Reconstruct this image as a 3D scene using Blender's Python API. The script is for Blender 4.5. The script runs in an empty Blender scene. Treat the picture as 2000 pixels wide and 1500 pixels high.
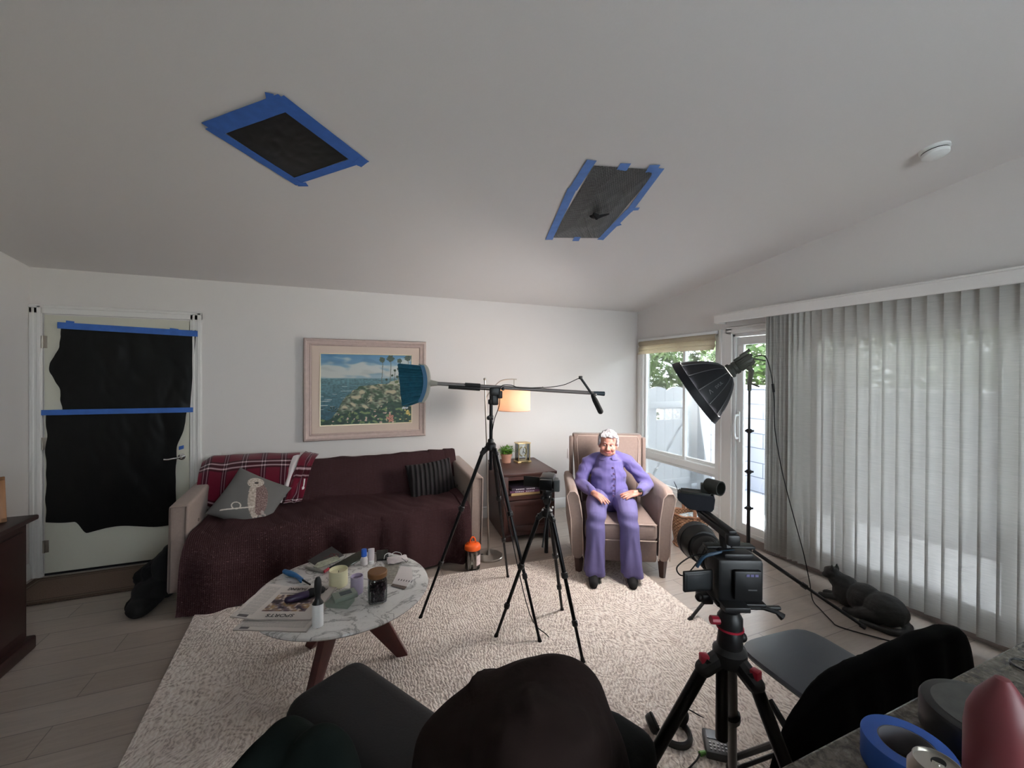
import bpy, bmesh, math, random
from math import sin, cos, pi, radians, sqrt, exp
from mathutils import Vector as V, Matrix, noise
random.seed(7)
S = bpy.context.scene
COL = S.collection
# ---------------------------------------------------------------- camera
F_PX, YAW, PITCH, ROLL, CAM_H, CY = 813.34, 0.3897, 0.0052, 0.0048, 1.6015, 734.58
_R0 = V((cos(YAW), -sin(YAW), 0)); _F0 = V((sin(YAW), cos(YAW), 0)); _U0 = V((0, 0, 1))
FWD = cos(PITCH)*_F0 - sin(PITCH)*_U0
_U1 = sin(PITCH)*_F0 + cos(PITCH)*_U0
RGT = cos(ROLL)*_R0 + sin(ROLL)*_U1
UPV = -sin(ROLL)*_R0 + cos(ROLL)*_U1
EYE = V((0, 0, CAM_H))
cd = bpy.data.cameras.new('camera'); cam = bpy.data.objects.new('camera', cd); COL.objects.link(cam)
cd.sensor_width = 36; cd.lens = F_PX/2000*36; cd.shift_y = (CY-750)/2000; cd.clip_start = .02; cd.clip_end = 200
cam.matrix_world = Matrix(((RGT.x, UPV.x, -FWD.x, EYE.x), (RGT.y, UPV.y, -FWD.y, EYE.y), (RGT.z, UPV.z, -FWD.z, EYE.z), (0, 0, 0, 1)))
S.camera = cam
# ---------------------------------------------------------------- colour management
S.view_settings.view_transform = 'Standard'; S.view_settings.look = 'None'
S.view_settings.gamma = 1; S.view_settings.use_curve_mapping = False
S.view_settings.exposure = 0.55
# ---------------------------------------------------------------- daylight
SKY_STRENGTH, SUN_STRENGTH, SOFTBOX_L = 12.0, 60.0, 42.0
w = bpy.data.worlds.new('sky'); S.world = w; w.use_nodes = True
bg = w.node_tree.nodes['Background']; bg.inputs[0].default_value = (.86, .94, 1, 1); bg.inputs[1].default_value = SKY_STRENGTH
sd = bpy.data.lights.new('sun', 'SUN'); sd.energy = SUN_STRENGTH; sd.angle = radians(.6); sd.color = (1, .96, .88)
sun = bpy.data.objects.new('sun', sd); COL.objects.link(sun)
sun.rotation_euler = V((.1, -.8, -1.42)).to_track_quat('-Z', 'Y').to_euler()

# ---------------------------------------------------------------- pixel -> point at a real distance
def ray(x, y): return FWD + (x-1000)/F_PX*RGT - (y-CY)/F_PX*UPV
def at(x, y, d): return EYE + ray(x, y)*d
def onz(x, y, z=0.): d = ray(x, y); return EYE + d*((z-CAM_H)/d.z)
def ony(x, y, Y): d = ray(x, y); return EYE + d*(Y/d.y)
def onx(x, y, X): d = ray(x, y); return EYE + d*(X/d.x)

# ---------------------------------------------------------------- materials
def lin(c):
    r = [(v/255/12.92 if v/255 <= .04045 else ((v/255+.055)/1.055)**2.4) for v in c[:3]]
    return (*r, 1)
class NT:
    def __init__(s, name):
        m = bpy.data.materials.new(name); m.use_nodes = True; s.m = m; s.t = m.node_tree
        s.b = s.t.nodes['Principled BSDF']; s.out = s.t.nodes['Material Output']
    def n(s, kind, **kw):
        o = s.t.nodes.new('ShaderNode'+kind)
        for k, v in kw.items():
            if k.startswith('i_'):
                key = k[2:]; key = int(key) if key.isdigit() else key.replace('_', ' ')
                if isinstance(v, bpy.types.NodeSocket): s.t.links.new(v, o.inputs[key])
                else: o.inputs[key].default_value = v
            else: setattr(o, k, v)
        return o
    def l(s, a, b): s.t.links.new(a, b)
    def set(s, key, v):
        if isinstance(v, bpy.types.NodeSocket): s.l(v, s.b.inputs[key])
        else: s.b.inputs[key].default_value = v
    def pos(s, kind='Object', scale=(1, 1, 1), rot=(0, 0, 0)):
        tc = s.n('TexCoord'); mp = s.n('Mapping'); s.l(tc.outputs[kind], mp.inputs[0])
        mp.inputs['Scale'].default_value = scale; mp.inputs['Rotation'].default_value = rot; return mp.outputs[0]
    def noise(s, vec, sc, det=3, rough=.5, dist=0):
        o = s.n('TexNoise', i_Scale=sc, i_Detail=det, i_Roughness=rough, i_Distortion=dist); s.l(vec, o.inputs['Vector']); return o.outputs['Fac']
    def ramp(s, fac, stops):
        o = s.n('ValToRGB'); s.l(fac, o.inputs[0]); e = o.color_ramp.elements
        while len(e) < len(stops): e.new(.5)
        for k, (p, c) in enumerate(stops): e[k].position = p; e[k].color = lin(c) if len(c) == 3 else c
        return o.outputs[0]
    def mix(s, f, a, b, bt='MIX'):
        o = s.n('Mix', data_type='RGBA', blend_type=bt)
        for k, v in ((0, f), (6, a), (7, b)):
            if isinstance(v, bpy.types.NodeSocket): s.l(v, o.inputs[k])
            else: o.inputs[k].default_value = v if k == 0 else (lin(v) if len(v) == 3 else v)
        return o.outputs[2]
    def math(s, op, a, b=0.):
        o = s.n('Math', operation=op)
        for k, v in ((0, a), (1, b)):
            if isinstance(v, bpy.types.NodeSocket): s.l(v, o.inputs[k])
            else: o.inputs[k].default_value = v
        return o.outputs[0]
    def bump(s, h, st=.3, d=.01):
        o = s.n('Bump', i_Strength=st, i_Distance=d); s.l(h, o.inputs['Height']); s.l(o.outputs[0], s.b.inputs['Normal'])
def mat(name, c, rough=.6, metal=0., var=0., vs=8., bump=0., bs=60., spec=.5, coat=0., sheen=0., **kw):
    t = NT(name); t.set('Roughness', rough); t.set('Metallic', metal); t.set('Specular IOR Level', spec)
    if coat: t.set('Coat Weight', coat)
    if sheen: t.set('Sheen Weight', sheen); t.set('Sheen Roughness', .4)
    p = t.pos()
    if var:
        t.set('Base Color', t.mix(t.noise(p, vs, 4), [max(0, x*(1-var)) for x in c], [min(255, x*(1+var)) for x in c]))
    else: t.set('Base Color', lin(c))
    if bump: t.bump(t.noise(p, bs, 3), bump, .004)
    for k, v in kw.items(): t.set(k.replace('_', ' '), v)
    return t.m
def attr_mat(name, rough=.7, bump=0., bs=200):
    t = NT(name); a = t.n('Attribute', attribute_name='Col'); t.set('Base Color', a.outputs[0]); t.set('Roughness', rough)
    if bump: t.bump(t.noise(t.pos(), bs, 3), bump, .002)
    return t.m

# ---------------------------------------------------------------- mesh building
def basis(z, up=(0, 0, 1)):
    z = V(z).normalized(); x = V(up).cross(z)
    if x.length < 1e-4: x = V((1, 0, 0)).cross(z)
    x.normalize(); y = z.cross(x); return Matrix((x, y, z)).transposed().to_4x4()
class M:
    def __init__(s): s.b = bmesh.new()
    def _new(s, n0): s.b.verts.ensure_lookup_table(); return s.b.verts[n0:]
    def box(s, c, size, rz=0., bev=0., seg=2, m=None):
        n0 = len(s.b.verts); T = Matrix.Translation(V(c)) @ (m.to_4x4() if m else Matrix.Rotation(rz, 4, 'Z'))
        g = bmesh.ops.create_cube(s.b, size=1, matrix=T @ Matrix.Diagonal((*size, 1)))
        if bev:
            es = list({e for v in g['verts'] for e in v.link_edges})
            bmesh.ops.bevel(s.b, geom=es, offset=bev, segments=seg, profile=.5, affect='EDGES')
        return s
    def tube(s, pts, r, seg=8, closed=False, flat=1.):
        pts = [V(p) for p in pts]; n = len(pts); rs = r if isinstance(r, (list, tuple)) else [r]*n
        rings = []; up = None
        for i, p in enumerate(pts):
            a = pts[i-1] if (i or closed) else p; c = pts[(i+1) % n] if (i < n-1 or closed) else p
            t = (c-a).normalized() if (c-a).length > 1e-9 else V((0, 0, 1))
            if up is None: up = V((0, 0, 1)) if abs(t.z) < .9 else V((1, 0, 0))
            x = up.cross(t)
            if x.length < 1e-5: x = V((0, 1, 0)).cross(t)
            x.normalize(); y = t.cross(x); up = y
            rings.append([s.b.verts.new(p+(x*cos(2*pi*k/seg)+y*sin(2*pi*k/seg)*flat)*rs[i]) for k in range(seg)])
        for i in range(n if closed else n-1):
            A, B = rings[i], rings[(i+1) % n]
            for k in range(seg): s.b.faces.new((A[k], A[(k+1) % seg], B[(k+1) % seg], B[k]))
        if not closed: s.b.faces.new(rings[0][::-1]); s.b.faces.new(rings[-1])
        return s
    def lathe(s, prof, T=None, seg=24, sx=1., sy=1., sq=None):
        T = T or Matrix.Identity(4); rings = []
        for r, z in prof:
            ring = []
            for k in range(seg):
                a = 2*pi*k/seg; q = 1.
                if sq: q = (abs(cos(a))**sq+abs(sin(a))**sq)**(-1/sq)
                ring.append(s.b.verts.new(T @ V((max(r, 1e-5)*cos(a)*sx*q, max(r, 1e-5)*sin(a)*sy*q, z))))
            rings.append(ring)
        for A, B in zip(rings, rings[1:]):
            for k in range(seg): s.b.faces.new((A[k], A[(k+1) % seg], B[(k+1) % seg], B[k]))
        if V((*prof[0], 0)) == V((*prof[-1], 0)):
            bmesh.ops.remove_doubles(s.b, verts=rings[0]+rings[-1], dist=1e-6); return s
        s.b.faces.new(rings[0][::-1]); s.b.faces.new(rings[-1]); return s
    def cyl(s, a, b, r, r2=None, seg=16): return s.tube([a, b], [r, r if r2 is None else r2], seg)
    def ball(s, c, r, seg=16, m=None):
        r = r if isinstance(r, (tuple, list)) else (r, r, r)
        T = Matrix.Translation(V(c)) @ (m or Matrix.Identity(4)) @ Matrix.Diagonal((*r, 1))
        bmesh.ops.create_uvsphere(s.b, u_segments=seg, v_segments=max(6, seg*2//3), radius=1, matrix=T); return s
    def grid(s, fn, nu, nv, cu=False, thick=0.):
        g = [[s.b.verts.new(V(fn(i/(nu if cu else nu-1), j/(nv-1)))) for j in range(nv)] for i in range(nu)]
        for i in range(nu if cu else nu-1):
            for j in range(nv-1): s.b.faces.new((g[i][j], g[(i+1) % nu][j], g[(i+1) % nu][j+1], g[i][j+1]))
        if thick: s.solid(thick)
        return s
    def solid(s, th):
        s.b.normal_update(); bmesh.ops.solidify(s.b, geom=s.b.faces[:], thickness=th); return s
    def prism(s, pts, off):
        a = [s.b.verts.new(V(p)) for p in pts]; o = V(off); b = [s.b.verts.new(V(p)+o) for p in pts]; n = len(a)
        s.b.faces.new(a[::-1]); s.b.faces.new(b)
        for i in range(n): s.b.faces.new((a[i], a[(i+1) % n], b[(i+1) % n], b[i]))
        return s
    def build(s, name, m, parent=None, at=None, local=False, rz=0., ang=35, flat=False, colfn=None):
        bm = s.b
        if parent is not None and not local: bm.transform(root_m(parent).inverted())
        if at is not None and not local: bm.transform((Matrix.Translation(V(at)) @ Matrix.Rotation(rz, 4, 'Z')).inverted())
        bmesh.ops.recalc_face_normals(bm, faces=bm.faces[:]); bm.normal_update()
        for f in bm.faces: f.smooth = not flat
        ca = radians(ang)
        for e in bm.edges:
            if len(e.link_faces) == 2 and e.calc_face_angle(0) > ca: e.smooth = False
        me = bpy.data.meshes.new(name); bm.to_mesh(me); bm.free()
        me.materials.append(m); o = bpy.data.objects.new(name, me); COL.objects.link(o)
        if parent is not None: o.parent = parent
        if at is not None: o.location = V(at); o.rotation_euler.z = rz
        return o
def root_m(o):
    m = Matrix.Translation(o.location) @ o.rotation_euler.to_matrix().to_4x4()
    return (root_m(o.parent) @ m) if o.parent else m
def tag(o, label, cat, group=None, kind=None):
    if label: o['label'] = label
    if cat: o['category'] = cat
    if group: o['group'] = group
    if kind: o['kind'] = kind
    return o
def thing(name, label, cat, loc=(0, 0, 0), rz=0., group=None):
    o = bpy.data.objects.new(name, None); COL.objects.link(o); o.location = V(loc); o.rotation_euler.z = rz; o.empty_display_size = .05
    return tag(o, label, cat, group)
def struct(o, label=None): o['kind'] = 'structure'; (label and tag(o, label, None)); return o
def organic(m, name, material, voxel=.01, it=6, fac=.5, disp=None, **kw):
    """union of overlapping closed shapes in m.b, voxel-remeshed into one continuous skin"""
    me = bpy.data.meshes.new('tmp'); bmesh.ops.recalc_face_normals(m.b, faces=m.b.faces[:]); m.b.to_mesh(me); m.b.free()
    o = bpy.data.objects.new('tmp', me); COL.objects.link(o)
    r = o.modifiers.new('r', 'REMESH'); r.mode = 'VOXEL'; r.voxel_size = voxel
    if it: q = o.modifiers.new('s', 'SMOOTH'); q.factor = fac; q.iterations = it
    dg = bpy.context.evaluated_depsgraph_get(); dg.update()
    me2 = bpy.data.meshes.new_from_object(o.evaluated_get(dg)); bpy.data.objects.remove(o)
    k = M(); k.b.from_mesh(me2); bpy.data.meshes.remove(me2)
    if disp:
        k.b.normal_update()
        mv = [(v, disp(v.co.copy(), v.normal.copy())) for v in k.b.verts]
        for v, d in mv: v.co += d
    return k.build(name, material, ang=180, **kw)
def capsule(m, a, b, r1, r2, seg=14):
    a, b = V(a), V(b); d = (b-a).normalized(); n = 4; pts = []; rs = []
    for i in range(n): t = pi/2*(1-i/n); pts.append(a-d*r1*sin(t)*.98); rs.append(max(r1*cos(t), r1*.12))
    pts.append(a); rs.append(r1); pts.append(b); rs.append(r2)
    for i in range(1, n+1): t = pi/2*i/n; pts.append(b+d*r2*sin(t)*.98); rs.append(max(r2*cos(t), r2*.12))
    m.tube(pts, rs, seg); return m
def limb(m, pts, rs, seg=14):
    for i in range(len(pts)-1): capsule(m, pts[i], pts[i+1], rs[i], rs[i+1], seg)
    return m
def colgrid(name, fn, colfn, nu, nv, material, parent=None, at=None, rz=0., thick=.002, local=False):
    """surface grid whose own printed/painted picture is carried by a colour attribute"""
    me = bpy.data.meshes.new(name); vs = [V(fn(i/(nu-1), j/(nv-1))) for i in range(nu) for j in range(nv)]
    if parent is not None and not local: T = root_m(parent).inverted(); vs = [T @ v for v in vs]
    elif at is not None and not local: T = (Matrix.Translation(V(at)) @ Matrix.Rotation(rz, 4, 'Z')).inverted(); vs = [T @ v for v in vs]
    fs = [(i*nv+j, (i+1)*nv+j, (i+1)*nv+j+1, i*nv+j+1) for i in range(nu-1) for j in range(nv-1)]
    me.from_pydata([tuple(v) for v in vs], [], fs); ca = me.color_attributes.new('Col', 'FLOAT_COLOR', 'POINT')
    buf = []
    for i in range(nu):
        for j in range(nv): buf.extend(lin(colfn(i/(nu-1), j/(nv-1))))
    ca.data.foreach_set('color', buf)
    for p in me.polygons: p.use_smooth = True
    me.materials.append(material); o = bpy.data.objects.new(name, me); COL.objects.link(o)
    if parent is not None: o.parent = parent
    if at is not None: o.location = V(at); o.rotation_euler.z = rz
    if thick: q = o.modifiers.new('s', 'SOLIDIFY'); q.thickness = thick; q.offset = -1
    return o
def text(s, size, T, name, material, parent, ext=.0006):
    cu = bpy.data.curves.new('t', 'FONT'); cu.body = s; cu.size = size; cu.extrude = ext; cu.align_x = 'CENTER'; cu.align_y = 'CENTER'
    o = bpy.data.objects.new('t', cu); COL.objects.link(o)
    dg = bpy.context.evaluated_depsgraph_get(); dg.update(); me = bpy.data.meshes.new_from_object(o.evaluated_get(dg)); bpy.data.objects.remove(o)
    me.name = name; me.transform(root_m(parent).inverted() @ T); me.materials.clear(); me.materials.append(material)
    q = bpy.data.objects.new(name, me); COL.objects.link(q); q.parent = parent; return q
def copy_tree(o, parent=None):
    c = o.copy(); COL.objects.link(c)
    if parent is not None: c.parent = parent
    for ch in [x for x in bpy.data.objects if x.parent == o]: copy_tree(ch, c)
    return c
def spline(pts, n=8):
    P = [V(p) for p in pts]; out = []
    for i in range(len(P)-1):
        a, b, c, d = P[max(i-1, 0)], P[i], P[i+1], P[min(i+2, len(P)-1)]
        for k in range(n):
            t = k/n; out.append(.5*((2*b)+(c-a)*t+(2*a-5*b+4*c-d)*t*t+(3*b-a-3*c+d)*t**3))
    return out+[P[-1]]
def along(P, t): f = max(0, min(.99999, t))*(len(P)-1); i = int(f); return P[i].lerp(P[i+1], f-i)
def sstep(a, b, x): t = min(1, max(0, (x-a)/(b-a))); return t*t*(3-2*t)
def nz(x, y, z=0.): return noise.noise(V((x, y, z)))
# ================================================================ materials of the place
def wall_mat(name, c):
    t = NT(name); p = t.pos(); t.set('Base Color', lin(c)); t.set('Roughness', .85); t.set('Specular IOR Level', .2)
    t.bump(t.noise(p, 90, 4), .12, .003); return t.m
m_wall = wall_mat('wall_paint', (215, 211, 208)); m_ceil = wall_mat('ceiling_paint', (218, 214, 212))
m_trim = mat('white_trim', (222, 220, 217), .4); m_vinyl = mat('white_vinyl', (226, 227, 226), .35)
m_door = mat('door_paint', (205, 203, 188), .5)
def floor_mat():
    t = NT('vinyl_plank'); p = t.pos(); b = t.n('TexBrick', offset=.37, i_Scale=1., i_Mortar_Size=.0025, i_Brick_Width=1.2, i_Row_Height=.18, i_Bias=0.)
    t.l(p, b.inputs[0]); b.inputs['Color1'].default_value = lin((176, 160, 147)); b.inputs['Color2'].default_value = lin((194, 180, 168)); b.inputs['Mortar'].default_value = lin((112, 103, 96))
    q = t.pos(scale=(1.2, 9, 1)); g = t.noise(q, 3.2, 6, .65, 1.2)
    c = t.mix(t.math('MULTIPLY', g, .55), b.outputs[0], (78, 68, 61)); q2 = t.pos(scale=(.8, 3, 1)); g2 = t.noise(q2, 4, 5, .6, 2.5)
    c = t.mix(t.math('MULTIPLY', g2, .35), c, (178, 170, 162)); t.set('Base Color', c)
    t.set('Roughness', .3); t.set('Specular IOR Level', .7); t.bump(g, .08, .002); return t.m
m_floor = floor_mat()
def rug_mat():
    t = NT('carved_rug'); p = t.pos(); wv = t.n('TexWave', wave_type='RINGS', i_Scale=5., i_Distortion=22., i_Detail=2.5, i_Detail_Scale=1.6); t.l(p, wv.inputs[0])
    n1 = t.noise(p, 55, 4, .7); n2 = t.noise(p, 5, 3)
    vo = t.n('TexVoronoi', i_Scale=3.2); t.l(p, vo.inputs[0])
    r2 = t.n('TexWave', wave_type='BANDS', i_Scale=20., i_Distortion=7., i_Detail=2., i_Detail_Scale=2.); mp = t.n('Mapping'); t.l(p, mp.inputs[0])
    cr = t.n('CombineXYZ'); t.l(vo.outputs['Color'], mp.inputs['Rotation']); t.l(mp.outputs[0], r2.inputs[0])
    h = t.math('MULTIPLY', t.math('ADD', r2.outputs['Fac'], wv.outputs['Fac']), .5)
    h2 = t.math('ADD', t.math('MULTIPLY', h, .7), t.math('MULTIPLY', n1, .55))
    c = t.ramp(h2, [(.15, (150, 134, 124)), (.4, (212, 198, 188)), (.7, (238, 226, 216)), (1., (246, 238, 230))])
    t.set('Base Color', t.mix(t.math('MULTIPLY', n2, .2), c, (176, 164, 156)))
    t.set('Roughness', .95); t.set('Specular IOR Level', .1); t.bump(h2, .7, .012); return t.m
m_rug = rug_mat()
def glass_mat(name, tint=(.97, .98, .98), refl=.08):
    t = NT(name); t.t.nodes.remove(t.b); a = t.n('BsdfTransparent'); a.inputs[0].default_value = (*tint, 1); g = t.n('BsdfGlossy'); g.inputs['Roughness'].default_value = .02
    mx = t.n('MixShader'); fr = t.n('Fresnel', i_IOR=1.45); mm = t.math('MULTIPLY', fr.outputs[0], .9); t.l(mm, mx.inputs[0]); t.l(a.outputs[0], mx.inputs[1]); t.l(g.outputs[0], mx.inputs[2])
    t.l(mx.outputs[0], t.out.inputs[0]); return t.m
m_glass = glass_mat('window_glass')
m_jar = glass_mat('jar_glass', (.93, .95, .95))
def sheer_mat(name, c, transp=.25, streak=90, axis=2, trl=.6):
    t = NT(name); t.t.nodes.remove(t.b); sc = [6, 6, 6]; sc[axis] = streak; p = t.pos(scale=tuple(sc)); n1 = t.noise(p, 2.2, 4, .7)
    sc2 = [2, 2, 2]; sc2[axis] = 380; n2 = t.noise(t.pos(scale=tuple(sc2)), 1., 2, .6)
    f = t.math('ADD', t.math('MULTIPLY', n1, .6), t.math('MULTIPLY', n2, .5))
    d = t.n('BsdfDiffuse'); r = t.n('BsdfTranslucent'); col = t.mix(f, [x*.66 for x in c], c); t.l(col, d.inputs[0]); t.l(col, r.inputs[0])
    m1 = t.n('MixShader'); m1.inputs[0].default_value = trl; t.l(d.outputs[0], m1.inputs[1]); t.l(r.outputs[0], m1.inputs[2])
    a = t.n('BsdfTransparent'); m2 = t.n('MixShader'); k = t.ramp(f, [(.42, (0, 0, 0, 1)), (.75, (1, 1, 1, 1))]); k2 = t.math('MULTIPLY', k, transp*2.4)
    t.l(k2, m2.inputs[0]); t.l(m1.outputs[0], m2.inputs[1]); t.l(a.outputs[0], m2.inputs[2]); t.l(m2.outputs[0], t.out.inputs[0]); return t.m
m_slat = sheer_mat('woven_slat', (206, 204, 198), .02, trl=.17); m_roman = sheer_mat('roman_fabric', (228, 216, 196), .06, 60)
m_black = mat('black_plastic_sheet', (11, 12, 12), .42, var=.2, bump=.25, bs=14)
m_blacksatin = mat('black_plastic', (20, 20, 22), .45); m_blackmetal = mat('black_metal', (24, 24, 26), .35, .3)
m_rubber = mat('black_rubber', (14, 14, 15), .8); m_steel = mat('brushed_steel', (176, 168, 158), .3, .9); m_chrome = mat('chrome', (215, 215, 215), .15, 1.)
m_tape = mat('blue_painters_tape', (58, 104, 182), .7, var=.12, vs=20)
m_concrete = mat('patio_concrete', (158, 163, 172), .85, var=.1, vs=5, bump=.2, bs=70)
m_white_out = mat('white_vinyl_fence', (206, 209, 212), .55)
def block_mat():
    t = NT('painted_block'); g = t.n('NewGeometry'); sp = t.n('SeparateXYZ'); t.l(g.outputs['Position'], sp.inputs[0]); cb = t.n('CombineXYZ')
    t.l(t.math('ADD', sp.outputs[0], sp.outputs[1]), cb.inputs[0]); t.l(sp.outputs[2], cb.inputs[1])
    b = t.n('TexBrick', i_Scale=1., i_Mortar_Size=.006, i_Brick_Width=.4, i_Row_Height=.2); t.l(cb.outputs[0], b.inputs[0])
    b.inputs['Color1'].default_value = lin((150, 152, 160)); b.inputs['Color2'].default_value = lin((156, 158, 166)); b.inputs['Mortar'].default_value = lin((92, 98, 108))
    t.set('Base Color', b.outputs[0]); t.set('Roughness', .7); return t.m
m_block = block_mat()
def leaf_mat(name, c1, c2):
    t = NT(name); t.set('Base Color', t.mix(t.noise(t.pos(), 7, 3), c1, c2)); t.set('Roughness', .5); t.set('Subsurface Weight', 0.)
    tr = t.n('BsdfTranslucent'); tr.inputs[0].default_value = lin(c2); mx = t.n('MixShader'); mx.inputs[0].default_value = .4
    t.l(t.b.outputs[0], mx.inputs[1]); t.l(tr.outputs[0], mx.inputs[2]); t.l(mx.outputs[0], t.out.inputs[0]); return t.m
m_leafA = leaf_mat('palm_leaf', (30, 54, 18), (76, 106, 40)); m_leafB = leaf_mat('shrub_leaf', (28, 50, 18), (72, 100, 40)); m_bark = mat('bark', (110, 92, 72), .9, var=.2)

# ================================================================ the setting
YB, XR, XL, YF, HC, SL = 4.396, 3.565, -2.226, -2.6, 2.41, .133
def ceil_z(y): return HC+SL*(YB-y)
o = M().box(((XL+XR)/2, (YB+YF)/2, -.05), (XR-XL+.3, YB-YF+.3, .1)).build('floor', m_floor); struct(o)
o = M().prism([(XL-.15, YB+.15, ceil_z(YB+.15)), (XR+.12, YB+.15, ceil_z(YB+.15)), (XR+.12, YF-.15, ceil_z(YF-.15)), (XL-.15, YF-.15, ceil_z(YF-.15))], (0, 0, .15)).build('ceiling', m_ceil); struct(o)
def wallx(name, segs, x0, x1):      # wall made of pieces (y0, y1, z0, z1 or None for up to the ceiling)
    k = M()
    for y0, y1, z0, z1 in segs:
        a0 = ceil_z(y0)+.02 if z1 is None else z1; a1 = ceil_z(y1)+.02 if z1 is None else z1
        k.prism([(x0, y0, z0), (x0, y1, z0), (x0, y1, a1), (x0, y0, a0)], (x1-x0, 0, 0))
    return struct(k.build(name, m_wall, flat=True))
DY0, DY1, DZ = .25, 2.96, 2.0                                  # sliding door opening
wallx('wall_right', [(4.33, YB+.1, 0, None), (3.12, 4.33, 2.05, None), (3.12, 4.33, 0, .20), (DY1, 3.12, 0, None), (DY0, DY1, DZ, None), (YF, DY0, 0, None)], XR, XR+.12)
wallx('wall_left', [(YF, YB+.1, 0, None)], XL-.1, XL)
struct(M().box(((XL+XR)/2, YB+.05, 1.2), (XR-XL+.4, .1, 2.5)).build('wall_back', m_wall))
# rear wall, out of the picture, with an invented window added as daylight fill
RW = (.0, 2.6, 1.35, 2.2)
struct(M().box(((XL+RW[0])/2, YF-.05, 1.7), (RW[0]-XL, .1, 3.4)).box(((RW[1]+XR)/2, YF-.05, 1.7), (XR-RW[1], .1, 3.4)).box(((RW[0]+RW[1])/2, YF-.05, .675), (RW[1]-RW[0], .1, 1.35)).box(((RW[0]+RW[1])/2, YF-.05, 2.8), (RW[1]-RW[0], .1, 1.2)).build('wall_rear', m_wall))
o = M().box(((RW[0]+RW[1])/2, YF-.05, 1.775), (RW[1]-RW[0], .01, .85)).build('fill_window', m_glass); struct(o)
# baseboards
def baseboard(name, a, b, nrm):
    a, b, n = V((*a, 0)), V((*b, 0)), V((*nrm, 0)); k = M()
    prof = [(0, 0), (.016, 0), (.016, .075), (.012, .085), (.012, .10), (.006, .115), (0, .12)]
    k.prism([a+n*x+V((0, 0, z)) for x, z in prof], b-a); struct(k.build(name, m_trim))
baseboard('baseboard_back', (-1.12, YB), (XR, YB), (0, -1)); baseboard('baseboard_left', (XL, YF), (XL, YB-.02), (1, 0))
baseboard('baseboard_right', (XR, YF), (XR, DY0-.1), (-1, 0))
# entry door with casing
dr = thing('door_1', None, None, (-1.67, YB, 0)); dr['kind'] = 'structure'
def casing(k, x0, x1, z0, z1):
    k.box(((x0+x1)/2, YB-.009, (z0+z1)/2), (x1-x0, .018, z1-z0), bev=.003, seg=1)
    if z1-z0 > x1-x0: k.box((x0+(x1-x0)*.78, YB-.013, (z0+z1)/2), ((x1-x0)*.3, .026, z1-z0), bev=.003, seg=1).box((x0+(x1-x0)*.3, YB-.011, (z0+z1)/2), ((x1-x0)*.2, .022, z1-z0), bev=.003, seg=1)
    else: k.box(((x0+x1)/2, YB-.013, z0+(z1-z0)*.75), (x1-x0, .026, (z1-z0)*.3), bev=.003, seg=1)
k = M(); casing(k, -2.224, -2.148, 0, 2.115); casing(k, -1.205, -1.122, 0, 2.115); casing(k, -2.224, -1.122, 2.055, 2.125); k.build('casing', m_trim, dr)
k = M().box((-1.674, YB-.006, 1.035), (.925, .012, 2.02)); k.build('door_panel', m_door, dr)
M().box((-1.674, YB-.0075, .016), (.925, .014, .018)).build('door_sweep', m_rubber, dr)
for hx, hz in ((-2.146, 1.833), (-2.144, 1.041), (-2.138, .237)):
    M().box((hx+.012, YB-.014, hz), (.03, .004, .095), bev=.001).cyl((hx, YB-.02, hz-.048), (hx, YB-.02, hz+.048), .007, seg=10).build('hinge', m_steel, dr)
h = M().lathe([(.026, 0), (.026, .006), (.014, .012), (.011, .045), (0, .047)], Matrix.Translation((-1.262, YB-.012, .876)) @ Matrix.Rotation(radians(90), 4, 'X'), 18)
h.tube(spline([(-1.262, YB-.05, .876), (-1.30, YB-.056, .873), (-1.345, YB-.054, .866), (-1.378, YB-.05, .868)]), [.009]*24+[.006], 8); h.build('door_handle', m_chrome, dr)

# ---- picture window of the right wall
def frame_x(k, y0, y1, z0, z1, wv, x, th):      # rectangular frame lying in a plane X = x
    for (a, b, c, d) in ((y0, y1, z0, z0+wv), (y0, y1, z1-wv, z1), (y0, y0+wv, z0+wv, z1-wv), (y1-wv, y1, z0+wv, z1-wv)):
        k.box((x+th/2, (a+b)/2, (c+d)/2), (th, b-a, d-c), bev=.004, seg=1)
wn = thing('window_1', None, None, (XR, 3.72, .2)); wn['kind'] = 'structure'
k = M(); frame_x(k, 3.12, 4.33, .2, 2.05, .05, XR-.005, .11); k.box((XR+.045, 3.725, .605), (.09, 1.12, .075), bev=.005, seg=1)
frame_x(k, 3.165, 3.66, .64, 2.0, .035, XR+.05, .04); frame_x(k, 3.60, 4.285, .64, 2.0, .035, XR+.02, .04); frame_x(k, 3.165, 4.285, .245, .57, .035, XR+.03, .04)
k.build('window_frame', m_vinyl, wn)
M().box((XR+.07, 3.41, 1.32), (.004, .44, 1.3)).build('pane', m_glass, wn); M().box((XR+.04, 3.94, 1.32), (.004, .63, 1.3)).build('pane', m_glass, wn)
M().box((XR+.05, 3.725, .41), (.004, 1.07, .28)).build('pane', m_glass, wn)
M().box((XR-.022, 3.72, .185), (.05, 1.25, .03), bev=.005).box((XR-.008, 3.72, .09), (.016, 1.25, .17)).build('window_sill', m_trim, wn)
k = M().box((XR-.008, 4.345, 1.1), (.018, .04, 1.9)).box((XR-.01, 3.07, 1.03), (.02, .085, 2.06), bev=.004, seg=1).box((XR-.016, 3.09, 1.03), (.03, .03, 2.06), bev=.004, seg=1); k.build('casing', m_trim, wn)
k = M().ball((XR-.012, 3.112, 1.21), .012, 10).ball((XR-.012, 3.112, .53), .012, 10); k.build('latch', m_vinyl, wn)
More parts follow.
